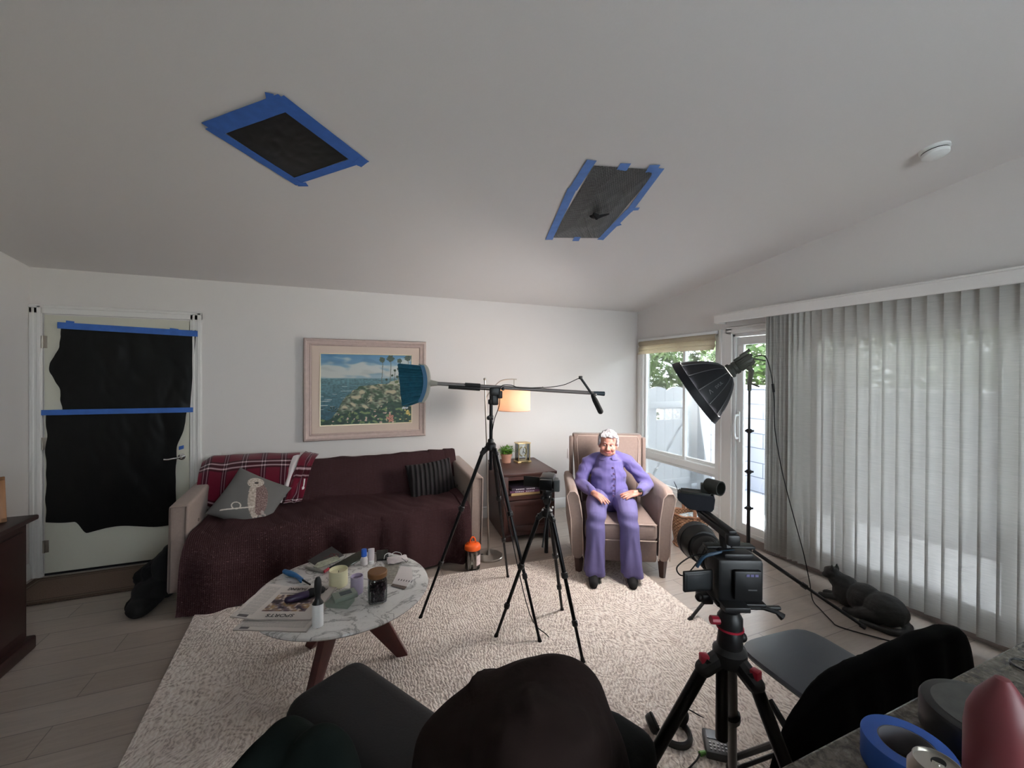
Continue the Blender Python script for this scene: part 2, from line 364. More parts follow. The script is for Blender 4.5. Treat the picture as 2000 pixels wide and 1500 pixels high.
# roman shade
sh = thing('roman_shade', 'cream woven roman shade folded up at the top of the window beside the corner', 'window shade', (XR-.03, 3.72, 1.86))
def rs(u, v):
    y = 3.135+u*1.18; z = 2.025-v*.17; d = .018+.02*abs(sin(v*pi*2.6))+.004*nz(y*5, v*4)+(.012 if v > .7 else 0); return (XR-.012-d, y, z+.006*sin(u*pi))
M().grid(rs, 60, 30, thick=.002).build('shade_fabric', m_roman, sh); M().box((XR-.03, 3.725, 2.035), (.04, 1.2, .028), bev=.004).build('headrail', m_vinyl, sh)

# ---- sliding glass door
sd_ = thing('door_2', None, None, (XR, 1.6, 0)); sd_['kind'] = 'structure'
k = M()
for y in (DY1-.03+.03, DY0): k.box((XR+.055, y, DZ/2), (.11, .05, DZ), bev=.004, seg=1)
k.box((XR+.055, (DY0+DY1)/2, DZ), (.11, DY1-DY0+.05, .05), bev=.004, seg=1).box((XR+.05, (DY0+DY1)/2, .012), (.10, DY1-DY0, .024))
k.build('door_frame', m_vinyl, sd_)
k = M().box((XR-.011, 3.0, 1.03), (.022, .075, 2.06), bev=.005, seg=1).box((XR-.011, (DY0+DY1)/2, 2.04), (.022, DY1-DY0+.15, .07), bev=.005, seg=1).box((XR-.018, (DY0+DY1)/2, 2.03), (.036, DY1-DY0+.1, .02)); k.build('casing', m_trim, sd_)
for (a, b, x) in ((1.98, 2.945, .045), (1.10, 2.04, .08), (.27, 1.16, .045)):
    k = M(); frame_x(k, a, b, .03, 1.97, .075, XR+x-.02, .035); k.box((XR+x, (a+b)/2, .10), (.035, b-a-.1, .14)); q = k.build('sliding_panel', m_vinyl, sd_)
    M().box((XR+x, (a+b)/2, 1.03), (.004, b-a-.13, 1.76)).build('pane', m_glass, q)
M().box((XR-.013, 1.6, .045), (.014, 2.6, .07)).build('lower_rail', mat('backlit_rail_grey', (120, 110, 106), .7), sd_)  # bottom rail with its backlit shade put into the grey colour
k = M().tube(spline([(XR+.01, 2.905, 1.21), (XR-.035, 2.905, 1.20), (XR-.045, 2.905, 1.10), (XR-.035, 2.905, 1.0), (XR+.01, 2.905, .99)]), .012, 8); k.box((XR+.01, 2.905, 1.1), (.02, .035, .3), bev=.008); k.build('pull_handle', m_vinyl, sd_)

# ---- vertical blind: valance, headrail and every slat
vb = thing('vertical_blind', 'long woven grey white vertical blind drawn across the sliding glass door', 'vertical blind', (XR-.1, 1.7, 0))
k = M().box((XR-.155, 1.2, 2.152), (.016, 3.7, .088), bev=.004, seg=1).box((XR-.08, 3.045, 2.152), (.15, .012, .088)).box((XR-.08, 1.2, 2.192), (.15, 3.7, .008)).box((XR-.163, 1.2, 2.19), (.02, 3.7, .014), bev=.004); k.build('valance', m_trim, vb)
M().box((XR-.085, 1.3, 2.165), (.045, 3.4, .035)).build('headrail', m_vinyl, vb)
ys = []; y = 2.50
for i in range(11): ys.append((y, radians(66-i*3+random.uniform(-8, 8)))); y -= .0185
for i in range(4): ys.append((y, radians(52-i*9))); y -= .045
while y > -.35: ys.append((y, radians(random.uniform(7, 15)))); y -= .0785
for (yy, a) in ys:
    T = Matrix.Translation((XR-.10, yy, 0)) @ Matrix.Rotation(a, 4, 'Z'); z0 = .075+random.uniform(-.004, .004)
    M().grid(lambda u, v: T @ V((.006*(1-(2*u-1)**2), (u-.5)*.089, z0+v*(2.125-z0))), 6, 12).build('slat', m_slat, vb)

# ================================================================ outside
struct(M().box((4.75, .8, -.05), (2.1, 8.2, .06)).build('patio_ground', m_concrete))
struct(M().box((22, 2, -.12), (34, 60, .05)).build('garden_ground', mat('gravel_ground', (176, 172, 158), .95, var=.2, vs=3)))
gt = thing('garden_gate', 'white plank gate with scalloped top, diagonal brace and cut-out ornament outside the window', 'gate', (4.05, 4.38, -.02))
GX0, GX1, GY = 3.72, 4.43, 4.38
k = M(); n = 5; wv = (GX1-GX0)/n
for i in range(n):
    x0 = GX0+i*wv+.003; x1 = x0+wv-.006
    def topz(x): t = ((x-GX0)/(GX1-GX0)*2.2) % 1; return 1.37+.07*sqrt(max(0, 1-(2*t-1)**2))
    for (za, zb) in (((.03, 1.0), (1.15, None)) if i in (1, 2, 3) else ((.03, None),)):
        if zb: k.box(((x0+x1)/2, GY, (za+zb)/2), (x1-x0, .02, zb-za))
        else:
            xs = [x0+(x1-x0)*j/5 for j in range(6)]; k.prism([(x0, GY-.01, za)]+[(x1, GY-.01, za)]+[(x, GY-.01, topz(x)) for x in xs[::-1]], (0, .02, 0))
k.box((4.445, GY+.02, .7), (.10, .03, 1.42)); k.build('plank_panel', m_white_out, gt)
k2 = M(); k2.box((4.60, 4.62, .7), (.9, .03, 1.36)); tag(k2.build('fence_panel', m_white_out, at=(4.60, 4.62, 0)), 'white fence panel closing the gap behind the gate post', 'fence')
for zz in (.16, 1.20): M().box(((GX0+GX1)/2, GY-.028, zz), (GX1-GX0, .035, .085), bev=.004).build('rail', m_white_out, gt)
k = M().prism([(GX0+.02, GY-.045, .2), (GX0+.10, GY-.045, .2), (GX1-.02, GY-.045, 1.0), (GX1-.02, GY-.045, 1.1)], (0, .03, 0)); k.build('brace', m_white_out, gt)
k = M()
for i in (1, 2, 3):
    cx = GX0+(i+.5)*wv; cz = 1.075; hw = wv/2-.004
    k.tube([(cx-hw, GY, cz-.07), (cx+hw, GY, cz-.07), (cx+hw, GY, cz+.07), (cx-hw, GY, cz+.07)], .006, 6, closed=True)
    k.tube([(cx-.035, GY, cz), (cx, GY, cz-.035), (cx+.035, GY, cz), (cx, GY, cz+.035)], .006, 6, closed=True)
    for sx in (-1, 1):
        k.tube([(cx+sx*.035, GY, cz), (cx+sx*hw, GY, cz)], .005, 6).tube([(cx, GY, cz+sx*.035), (cx, GY, cz+sx*.07)], .005, 6)
k.build('ornament', m_white_out, gt)
o = M().box((4.52, 4.2, .75), (.12, .12, 1.54), bev=.006).box((4.52, 4.2, 1.53), (.15, .15, .03), bev=.008).box((4.52, 4.2, .03), (.16, .16, .06), bev=.01).build('gate_post', m_white_out, at=(4.52, 4.2, -.02)); tag(o, 'square white post between the garden gate and the block wall', 'post')
k = M(); k.box((4.93, 4.2, .7), (.70, .15, 1.44)); k.box((4.93, 4.2, 1.435), (.72, .18, .05), bev=.01); struct(k.build('trim_1', m_block, flat=True))
k = M().box((5.36, 1.2, .7), (.15, 6.15, 1.44)).box((5.36, 1.2, 1.435), (.18, 6.2, .05), bev=.01); struct(k.build('trim_2', m_block, flat=True))
k = M().tube([(5.15, 4.12, 1.02), (5.22, 4.12, .95), (5.15, 4.12, .88), (5.08, 4.12, .95)], .02, 8, closed=True).ball((5.15, 4.12, 1.05), (.04, .01, .03), 8).ball((5.15, 4.12, .85), (.04, .01, .03), 8); tag(k.build('wall_ornament', m_white_out, at=(5.15, 4.12, .95)), 'small white diamond ornament on the block wall outside the sliding door', 'ornament')
def bush(name, c, r, n, m, label, cat, leaf=.13, palm=False, trunk=0):
    rd = random.Random(hash(c) % 999 if False else int(c[0]*31+c[1]*7)); t = thing(name, label, cat, (c[0], c[1], -.1), group='greenery beyond the block wall'); k = M()
    if palm:
        for i in range(n):
            a = rd.uniform(0, 2*pi); el = rd.uniform(-.2, 1.2); L = r*rd.uniform(.8, 1.2); base = V((c[0], c[1], c[2])); pts = []
            for j in range(9): s = j/8; pts.append(base+V((cos(a)*L*s*cos(el), sin(a)*L*s*cos(el), L*s*sin(el)-.55*L*s*s)))
            for j in range(1, 9):
                d = (pts[j]-pts[j-1]).normalized(); sd2 = d.cross(V((0, 0, 1))).normalized()
                for sgn in (-1, 1):
                    for q in (0, .5):
                        p = pts[j-1].lerp(pts[j], q); tip = p+(sd2*sgn*.8+d*.5)*L*.26-V((0, 0, L*.07)); ww = d*.022
                        vs = [k.b.verts.new(x) for x in (p-ww, p+ww, tip)]; k.b.faces.new(vs)
    else:
        for i in range(n):
            while True:
                p = V((rd.uniform(-1, 1), rd.uniform(-1, 1), rd.uniform(-1, 1)))
                if .35 < p.length < 1+.25*nz(p.x*3, p.y*3, c[0]): break
            q = V((c[0]+p.x*r, c[1]+p.y*r, c[2]+p.z*r*1.05)); d = V((rd.gauss(0, 1), rd.gauss(0, 1), rd.gauss(0, 1))).normalized(); e = d.orthogonal().normalized(); s = leaf*rd.uniform(.6, 1.2)
            vs = [k.b.verts.new(x) for x in (q-d*s, q+e*s*.4, q+d*s, q-e*s*.4)]; k.b.faces.new(vs)
    k.build('foliage', m, t, flat=True)
    if trunk: M().tube([(c[0], c[1], -.1), (c[0]+.05, c[1], c[2]*.5), (c[0], c[1], c[2])], [trunk, trunk*.8, trunk*.6], 10).build('trunk', m_bark, t)
bush('palm_tree', (4.9, 6.6, 2.0), 1.5, 60, m_leafA, 'palm with arching fronds seen through the corner window above the gate', 'tree', palm=True, trunk=.05)
bush('leafy_tree', (7.0, 7.6, 1.8), 1.25, 2600, m_leafB, 'dense leafy tree filling the top of the corner window beyond the gate', 'tree')
bush('leafy_tree', (9.6, 4.9, 2.2), 1.3, 2400, m_leafB, 'leafy tree at the right of the bare door pane, beyond the block wall', 'tree')
bush('palm_tree', (10.6, 7.9, 3.0), 1.6, 50, m_leafA, 'palm with arching fronds seen through the uncovered sliding door pane', 'tree', palm=True, trunk=.12)
bush('shrub', (3.6, 9.2, 1.1), 1.1, 1500, m_leafB, 'round green shrub low beyond the garden gate', 'shrub')
bush('leafy_tree', (7.9, 5.75, 1.75), .95, 2400, m_leafB, 'leafy green tree behind the block wall, straight behind the bare door pane', 'tree', trunk=.08)
bush('leafy_tree', (8.4, 1.1, 1.8), 1.2, 1800, m_leafB, 'leafy green tree faintly seen behind the middle of the vertical blind', 'tree', trunk=.08)
bush('leafy_tree', (9.0, -1.8, 2.0), 1.4, 1800, m_leafB, 'leafy green tree faintly seen behind the right end of the vertical blind', 'tree', trunk=.08)
bush('leafy_tree', (9.3, 3.1, 2.3), 1.25, 2400, m_leafB, 'leafy tree behind the upper right part of the vertical blind', 'tree')
# ================================================================ things on ceiling and walls
def blackout(name, quad, tapes, label, sheet_m, tape_m, bowl=0.):
    P = [V(p) for p in quad]; n = (P[1]-P[0]).cross(P[3]-P[0]).normalized(); n = -n if n.z > 0 else n
    c = sum(P, V())/4; t = thing(name, label, 'window covering', c)
    def fn(u, v):
        a = P[0].lerp(P[1], u).lerp(P[3].lerp(P[2], u), v); e = min(u, 1-u, v, 1-v)*4; h = .004+bowl*min(1, e)*(1+.3*nz(u*3, v*3, 2))+min(1, e)*.006*abs(nz(u*4+v*9, v*2-u*4, 5)); return a+n*h
    M().grid(fn, 40, 40, thick=.0008).build('plastic_sheet', sheet_m, t)
    for i, (a, b, wv) in enumerate(tapes):
        a, b = V(a), V(b); d = (b-a).normalized(); s = n.cross(d)*wv/2; L = (b-a).length; q = M()
        q.grid(lambda u, v: a.lerp(b, u)+s*(2*v-1)+n*(.006+.0015*nz(u*L*14, v*2, i)+i*.0002), max(3, int(L*30)), 4, thick=.0006).build('tape_strip', tape_m, t)
    return t
def cp(x, y):
    d = ray(x, y); t = (HC+SL*YB-CAM_H)/(d.z+SL*d.y); return EYE+d*t
P1 = [cp(438, 256), cp(554, 209), cp(681, 308), cp(573, 347)]
blackout('blackout_sheet', P1, [(cp(412, 250), cp(560, 196), .085), (cp(542, 190), cp(710, 318), .075), (cp(700, 311), cp(570, 354), .052), (cp(408, 246), cp(585, 358), .05), (cp(519, 186), cp(536, 190), .05), (cp(697, 320), cp(712, 308), .05), (cp(580, 358), cp(600, 358), .035)],
         'dark glossy plastic sheet with a full blue tape border on the ceiling above the sofa', m_black, m_tape)
t = NT('quilted_black_plastic'); p = t.pos(); t.set('Base Color', lin((52, 54, 54))); t.set('Roughness', .28); t.set('Specular IOR Level', .8); t.set('Metallic', .25)
mp = t.n('Mapping'); t.l(p, mp.inputs[0]); mp.inputs['Rotation'].default_value = (0, 0, radians(40)); b1 = t.n('TexWave', i_Scale=26., i_Distortion=1.5); t.l(mp.outputs[0], b1.inputs[0]); mp2 = t.n('Mapping'); t.l(p, mp2.inputs[0]); mp2.inputs['Rotation'].default_value = (0, 0, radians(-45)); b2 = t.n('TexWave', i_Scale=26., i_Distortion=1.5); t.l(mp2.outputs[0], b2.inputs[0])
t.bump(t.math('MULTIPLY', b1.outputs['Fac'], b2.outputs['Fac']), .8, .008)
P2 = [cp(1160, 322), cp(1283, 331), cp(1172, 464), cp(1078, 463)]
b2_ = blackout('blackout_sheet', P2, [(cp(1156, 311), cp(1118, 370), .055), (cp(1118, 366), cp(1072, 467), .055), (cp(1290, 327), cp(1228, 412), .045), (cp(1230, 408), cp(1172, 467), .05), (cp(1222, 317), cp(1212, 334), .06), (cp(1279, 320), cp(1266, 342), .06), (cp(1228, 407), cp(1248, 406), .035), (cp(1200, 440), cp(1213, 436), .03), (cp(1128, 461), cp(1124, 469), .05)],
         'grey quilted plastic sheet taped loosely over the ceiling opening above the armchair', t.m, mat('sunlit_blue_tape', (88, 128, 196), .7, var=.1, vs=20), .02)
c = sum((V(x) for x in P2), V())/4; M().tube([c+V((-.03, .0, -.045)), c+V((.0, 0, -.06)), c+V((.02, .02, -.05)), c+V((.08, -.02, -.035))], [.012, .02, .012, .004], 8).ball(c+V((-.01, .03, -.05)), (.03, .012, .012), 8).build('knot', m_rubber, b2_)
sp = cp(1825, 290); T = Matrix.Translation(sp) @ basis((0, -.133, -1)).to_4x4()
s_ = thing('smoke_detector', 'round white smoke detector on the ceiling above the vertical blind', 'smoke detector', sp)
M().lathe([(.064, 0), (.064, .012), (.055, .016), (.055, .02), (.058, .024), (.056, .04), (.04, .05), (0, .052)], T, 32).build('detector_body', m_vinyl, s_)
M().lathe([(.0565, .018), (.0575, .022), (.0565, .025)], T, 32).build('vent_slot', m_blacksatin, s_)
# sheets over the entry door
m_sheet = mat('black_bin_liner', (9, 10, 10), .4, spec=.3, bump=.5, bs=9)
def sheet(label, L, R, z0, z1, seed, tapes, y0, botf):
    t = thing('blackout_sheet', label, 'door covering', ((L(.5)+R(.5))/2, YB-.02, (z0+z1)/2), group='black sheets taped over the entry door')
    def fn(u, v):
        zt = z1; zb = botf(u); z = zb+(zt-zb)*v; x = L(v)+(R(v)-L(v))*u
        return (x, YB-y0-.012*abs(nz(x*5, z*2.3, seed))-.006*abs(nz(x*13, z*6, seed)), z)
    M().grid(fn, 70, 70, thick=.0008).build('plastic_sheet', m_sheet, t)
    for a, b, wv in tapes:
        a, b = V(a), V(b); M().grid(lambda u, v: a.lerp(b, u)+V((0, -.004*abs(nz(u*9, v, seed)), (v-.5)*wv)), 30, 3, thick=.0006).build('tape_strip', m_tape, t)
sheet('upper black plastic sheet taped across the top half of the entry door', lambda v: -2.035-.07*exp(-((v-.52)/.18)**2)+.012*nz(v*9, 1), lambda v: -1.205+.045*v, 1.28, 1.965, 3,
      [((-2.05, YB-.037, 1.965), (-1.145, YB-.037, 1.935), .05), ((-2.0, YB-.035, 1.99), (-1.95, YB-.035, 1.985), .03), ((-1.34, YB-.036, 1.962), (-1.28, YB-.036, 1.955), .03)], .018, lambda u: 1.27)
sheet('lower black plastic sheet hanging from blue tape across the middle of the entry door', lambda v: -2.12+.012*nz(v*7, 4), lambda v: -1.30-.0+.08*sstep(.55, 1, v)+.012*nz(v*8, 7), .33, 1.285, 8,
      [((-2.14, YB-.045, 1.285), (-1.175, YB-.045, 1.28), .042), ((-1.275, YB-.045, .955), (-1.24, YB-.045, .965), .03)], .026,
      lambda u: .43-.11*sstep(.2, .3, u)-.02*sin(u*9)+.05*sstep(.85, 1, u)*0)
# switch plate and outlet
def plate(name, c, label, cat, nrm=(0, -1)):
    t = thing(name, label, cat, c); x, y, z = c; M().box((x, YB-.003, z), (.115 if cat == 'light switch' else .07, .006, .115), bev=.002).build('cover_plate', m_trim, t)
    for dx in ((-.025, .025) if cat == 'light switch' else (0,)): M().box((x+dx, YB-.008, z), (.022, .008, .06 if cat == 'light switch' else .07), bev=.002).build('rocker' if cat == 'light switch' else 'socket', m_vinyl, t)
plate('light_switch', (-1.04, YB, .83), 'white light switch plate beside the entry door casing', 'light switch'); plate('wall_outlet', (2.569, YB, .645), 'white outlet plate low on the back wall beside the armchair', 'outlet')
# ================================================================ framed seascape
pt = thing('framed_painting', 'large seascape in a wide pale wooden frame on the wall above the sofa', 'painting', (.246, YB, 1.44))
m_fr = mat('limed_wood', (186, 166, 158), .55, var=.07, vs=30, bump=.15, bs=80); m_linen = mat('linen_liner', (205, 186, 172), .8, bump=.2, bs=300); m_gold = mat('pale_gilt', (225, 212, 180), .35, .3)
PX0, PX1, PZ0, PZ1 = -.325, .817, .955, 1.93
def mitre(k, x0, x1, z0, z1, prof):      # prof: (inset from outer edge, depth from the wall)
    c = [(x0, z0, 1, 1), (x1, z0, -1, 1), (x1, z1, -1, -1), (x0, z1, 1, -1)]; R = [[k.b.verts.new((x+sx*a, YB-d, z+sz*a)) for a, d in prof] for x, z, sx, sz in c]
    for i in range(4):
        A, B = R[i], R[(i+1) % 4]
        for j in range(len(prof)-1): k.b.faces.new((A[j], A[j+1], B[j+1], B[j]))
    return k
mitre(M(), PX0, PX1, PZ0, PZ1, [(0, .005), (0, .05), (.008, .062), (.022, .064), (.032, .052), (.05, .046), (.056, .05), (.064, .046), (.07, .036)]).build('frame', m_fr, pt)
mitre(M(), PX0+.068, PX1-.068, PZ0+.068, PZ1-.068, [(0, .034), (.002, .044), (.07, .034)]).build('liner', m_linen, pt)
mitre(M(), PX0+.136, PX1-.136, PZ0+.136, PZ1-.136, [(0, .03), (.003, .04), (.009, .038), (.011, .028)]).build('inner_fillet', m_gold, pt)
palms = [(.66, .93, .052, .62), (.755, .95, .065, .62), (.86, .92, .045, .66), (.955, .96, .06, .66), (.805, .775, .026, .63), (.85, .80, .034, .63), (.87, .80, .03, .63), (.775, .70, .022, .62), (.835, .68, .028, .6), (.87, .68, .026, .6), (.71, .64, .022, .58)]
def sea(u, v):
    n = nz(u*9, v*22, 3); n2 = nz(u*40, v*60, 5); n3 = nz(u*14+v*6, v*14, 9)
    shore = .60-.42*(u-.18)*(0 if u < .1 else 1); coast = .645-.55*max(0, .75-u)**1.15-.05*sin(u*11)+.025*n-1.5*max(0, .24-u)   # cliff upper line
    if v > .665: # sky
        t = (v-.665)/.335; c = [148+t*-72, 172-t*44, 184-t*18]; cl = sstep(-.05, .4, nz(u*3.2, v*6, 12)+.45*n+.38-.9*abs(t-.3)); c = [a+(b-a)*cl*.75 for a, b in zip(c, (206, 204, 192))]; c = [a-12*sstep(.1, .5, nz(u*5, v*13, 33)) for a in c]
    elif v > coast:
        t = v/.665; c = [40+t*62, 84+t*60, 100+t*52]; c = [x*(.92+.22*n2+.12*n) for x in c]
        if nz(u*6, v*70, 21) > .46 and v < .55: c = [188, 202, 204]
        if v > .655: c = [132, 160, 172]
    else:
        c = [104, 114, 96]; k = nz(u*26-v*18, v*40+u*14, 17); c = [x*(1+.75*k) for x in c]; c = [a+(b-a)*sstep(.12, .4, n3) for a, b in zip(c, (186, 176, 146))]; c = [a+(b-a)*sstep(.05, .35, -n3) for a, b in zip(c, (58, 84, 62))]
        if v > .55 and u > .72: c = [178, 178, 156] if nz(u*20, v*40, 2) > -.1 else [96, 112, 78]
    if v < .33-.05*n and v < .10+u*.25+.10*nz(u*6, 2, 8):
        k = nz(u*22, v*22, 40); c = [38+30*k, 70+40*k, 54+24*k]
        if k > .25: c = [112, 132, 84]
        if nz(u*30, v*30, 50) > .42: c = [196, 168, 150] if u < .8 else [214, 200, 130]
    for (a, b, r, rd, col) in ((.755, .075, .04, .06, (190, 132, 112)), (.96, .145, .03, .035, (220, 196, 110)), (.93, .215, .035, .02, (210, 214, 214))):
        if ((u-a)/r)**2+((v-b)/rd)**2 < .75+1.6*nz(u*34, v*34, 61): c = [x*(.9+.4*nz(u*70, v*70, 7)) for x in col]
    for a in ((.13, .19), (.31, .12), (.48, .30), (.62, .17), (.84, .12)):
        du, dv = (u-a[0])*1.35, v-a[1]; r = sqrt(du*du+dv*dv)
        if r < .075 and dv > -.01 and cos(9*math.atan2(dv, du)) > r*8: c = [34, 58, 40]
    for a, b, r, foot in palms:
        if b > .7 and abs(u-a-.006*sin(v*9)) < .0035 and foot-.02 < v < b: c = [96, 100, 88]
        du, dv = (u-a)*1.3, (v-b)*1.05; q = sqrt(du*du+dv*dv)
        if q < r*(.75+.5*abs(nz(a*50+math.atan2(dv, du)*2.2, b*9, 3)))*.9: c = [46+30*n2, 66+30*n2, 48]
    return [max(0, min(255, x)) for x in c]
colgrid('canvas', lambda u, v: (PX0+.145+u*(PX1-PX0-.29), YB-.03, PZ0+.145+v*(PZ1-PZ0-.29)), sea, 300, 240, attr_mat('oil_paint', .45, .25, 260), pt)

# ================================================================ sofa
m_sofa = mat('taupe_weave', (148, 130, 122), .9, var=.06, vs=60, bump=.25, bs=400, sheen=.2); m_piping = mat('taupe_piping', (112, 98, 92), .85); m_darkwood = mat('dark_walnut', (58, 30, 24), .35, var=.25, vs=14)
sf = thing('sofa', 'taupe upholstered sofa with square panel arms along the back wall', 'sofa', (.05, 3.9, 0))
M().box((.05, 3.88, .26), (2.0, .78, .26), bev=.03, seg=3).build('base', m_sofa, sf)
M().box((.05, 3.82, .42), (1.98, .70, .11), bev=.035, seg=3).build('seat_cushion', m_sofa, sf)
bk = M(); bk.prism([(-.96, 4.02, .40), (1.06, 4.02, .40), (1.06, 4.19, .765), (-.96, 4.19, .765)], (0, .14, .0)); bk.build('backrest', m_sofa, sf)
def sofa_arm(x0, x1, lean):
    # box arm: front face at y 3.49, sloping slightly up to the back
    k = M(); T = lambda x, y, z: V((x+lean*(z-.1), y, z))
    k.box((0, 0, 0), (1, 1, 1), bev=.0)
    for v in k.b.verts:
        x = x0 if v.co.x < 0 else x1; y = 3.49 if v.co.y < 0 else 4.31; z = .09 if v.co.z < 0 else (.69 if y < 4 else .735); v.co = T(x, y, z)
    bmesh.ops.bevel(k.b, geom=k.b.edges[:], offset=.022, segments=3, profile=.5, affect='EDGES')
    q = k.build('armrest', m_sofa, sf); e = M(); c = .018
    e.tube([T(x0+c, 3.487, .10), T(x0+c, 3.487, .68), T(x1-c, 3.487, .68), T(x1-c, 3.487, .10)], .005, 6); e.build('piping', m_piping, q); b = M()
    xi, s = (x1, 1) if x0 < 0 else (x0, -1)
    for yy in (3.70, 3.92): b.ball(T(xi+s*.001, yy, .52), (.006, .012, .012), 8)
    b.build('tuft_button', m_piping, q)
sofa_arm(-1.095, -.975, .02); sofa_arm(1.035, 1.16, .02)
for x in (-1.0, 1.1):
    for y in (3.58, 4.24): M().cyl((x, y, 0), (x, y, .12), .018, .026, 12).build('leg', m_darkwood, sf)
# brown throw over the seat and back
t = NT('waffle_throw'); p = t.pos(scale=(1, 1, 1)); t.set('Roughness', .95); t.set('Specular IOR Level', .1)
sp_ = t.n('SeparateXYZ'); t.l(p, sp_.inputs[0]); wx = t.math('SINE', t.math('MULTIPLY', sp_.outputs[0], 520.)); wy = t.math('SINE', t.math('MULTIPLY', t.math('ADD', sp_.outputs[1], sp_.outputs[2]), 520.))
hh = t.math('MAXIMUM', wx, wy); t.set('Base Color', t.mix(t.math('MULTIPLY', t.math('ADD', hh, 1.), .5), (50, 33, 36), (70, 48, 50))); t.bump(hh, .5, .003)
m_throw = t.m
prof = [(4.335, .55), (4.335, .70), (4.30, .79), (4.22, .802), (4.17, .79), (4.10, .67), (4.03, .53), (3.99, .495), (3.90, .488), (3.70, .49), (3.52, .488), (3.44, .475), (3.405, .43), (3.39, .33), (3.375, .20), (3.36, .08), (3.34, .015)]
pl = [V((0, a, b)) for a, b in prof]; PS = spline(pl, 6)
def throw(u, v):
    x0, x1 = -.955, 1.02; f = v*(len(PS)-1); i = min(int(f), len(PS)-2); c = PS[i].lerp(PS[i+1], f-i); y, z = c.y, c.z
    hang = sstep(.66, .85, v); x = x0+(x1-x0)*u
    wr = .012*nz(x*2.2, v*6, 1)+.010*nz(x*7+v*3, v*9, 4)
    y -= hang*(.035*sin(x*15+2*nz(x*2, 0))*hang+.025*sin(x*6.1)+.02*nz(x*9, v*3)); y += wr*.6; z += wr*(1-hang)*1.3+.012*sstep(.4, .6, v)*(1-hang)*abs(nz(x*9-v*12, v*4, 6))
    # both ends: lies over the arms low down, left end flares outward onto the floor
    if u < .12: x -= sstep(0, 1, (.12-u)/.12)*(.03*hang); y -= (.12-u)/.12*hang*.06
    if hang > .2: z = max(z, .012)+hang*(.05+.03*sin(x*5))*(0 if x < .3 else .6)
    if x > .95: z += .01
    # right end of the back is pulled up over the arm
    if v < .35 and u > .9: x += (u-.9)*.6; z += .01
    return (x, y, z)
tag(M().grid(throw, 200, 150, thick=.006).build('throw_blanket', m_throw, at=(.05, 3.7, .4)), 'dark brown waffle throw covering the seat and back of the sofa', 'blanket')
# plaid blanket with pale fleece back
t = NT('plaid_fleece'); at_ = t.n('Attribute', attribute_name='Col'); t.set('Base Color', at_.outputs[0]); t.set('Roughness', .95); t.set('Specular IOR Level', .1); t.set('Sheen Weight', .3); t.bump(t.noise(t.pos(), 150, 3), .3, .003); m_plaid = t.m
def plaid(u, v):
    s, q = u*5.2+.1, v*2.4+.2; a, b = s % 1, q % 1; c = [98, 18, 38]
    da = min(abs(a-.5), 1) < .16; db = min(abs(b-.5), 1) < .16
    if da: c = [62, 14, 30]
    if db: c = [x*.62 for x in c]
    la = abs(abs(a-.5)-.085) < .018; lb = abs(abs(b-.5)-.085) < .022
    if la: c = [142, 112, 120]
    if lb: c = [168, 140, 146]
    if la and lb: c = [236, 232, 232]
    return c
pb = thing('plaid_blanket', 'burgundy tartan fleece blanket with a white lining folded over the sofa back, left end', 'blanket', (-.65, 4.1, .7))
PB = spline([V((0, 4.33, .72)), V((0, 4.26, .845)), V((0, 4.17, .85)), V((0, 4.06, .78)), V((0, 3.97, .66)), V((0, 3.945, .53))], 8)
def pbf(u, v):
    f = v*(len(PB)-1); i = min(int(f), len(PB)-2); c = PB[i].lerp(PB[i+1], f-i); x = -1.07+.62*u+.10*u*u+.03*v; y = c.y+.012*nz(x*6, v*5, 2); z = c.z+.03*sin(u*pi)*(1-v)+.012*nz(x*5, v*4, 7)
    z += -.10*sstep(.35, 0, u)*sstep(0, 1, v)+.12*sstep(.3, 0, u)*v*1.2; z -= .06*sstep(.12, 0, u)*(1-v)
    return (x, y-.01, z)
colgrid('blanket_body', pbf, plaid, 170, 110, m_plaid, pb, thick=.018)
m_fleece = mat('white_fleece', (214, 204, 204), .95, bump=.5, bs=120)
P_ = spline([V((-.385, 4.24, .885)), V((-.41, 4.1, .84)), V((-.45, 3.96, .66)), V((-.47, 3.92, .535))], 10)
M().grid(lambda u, v: along(P_, u)+V((.012+.085*v*(1-u**1.4), -.018-.018*sin(v*pi), -.004*v)), 31, 10, thick=.012).build('lining', m_fleece, pb)
def pb2(u, v):
    c = along(P_, v); w = .13+.03*v; return (c.x+.035+.085*(1-v)*.6+u*w*.8, c.y-.03+.02*u+.01*nz(u*5, v*5, 9), c.z-.012-.035*u*(1-v)+.0*u)
colgrid('folded_corner', pb2, lambda u, v: plaid(.3+u*.28, .1+v*.9), 40, 80, m_plaid, pb, thick=.02)
M().tube(spline([V((-.285, 3.95, .70)), V((-.295, 3.93, .63)), V((-.335, 3.91, .55))], 6), [.006]*6+[.014]*4+[.004]*3, 8).build('lining_edge', m_fleece, pb)
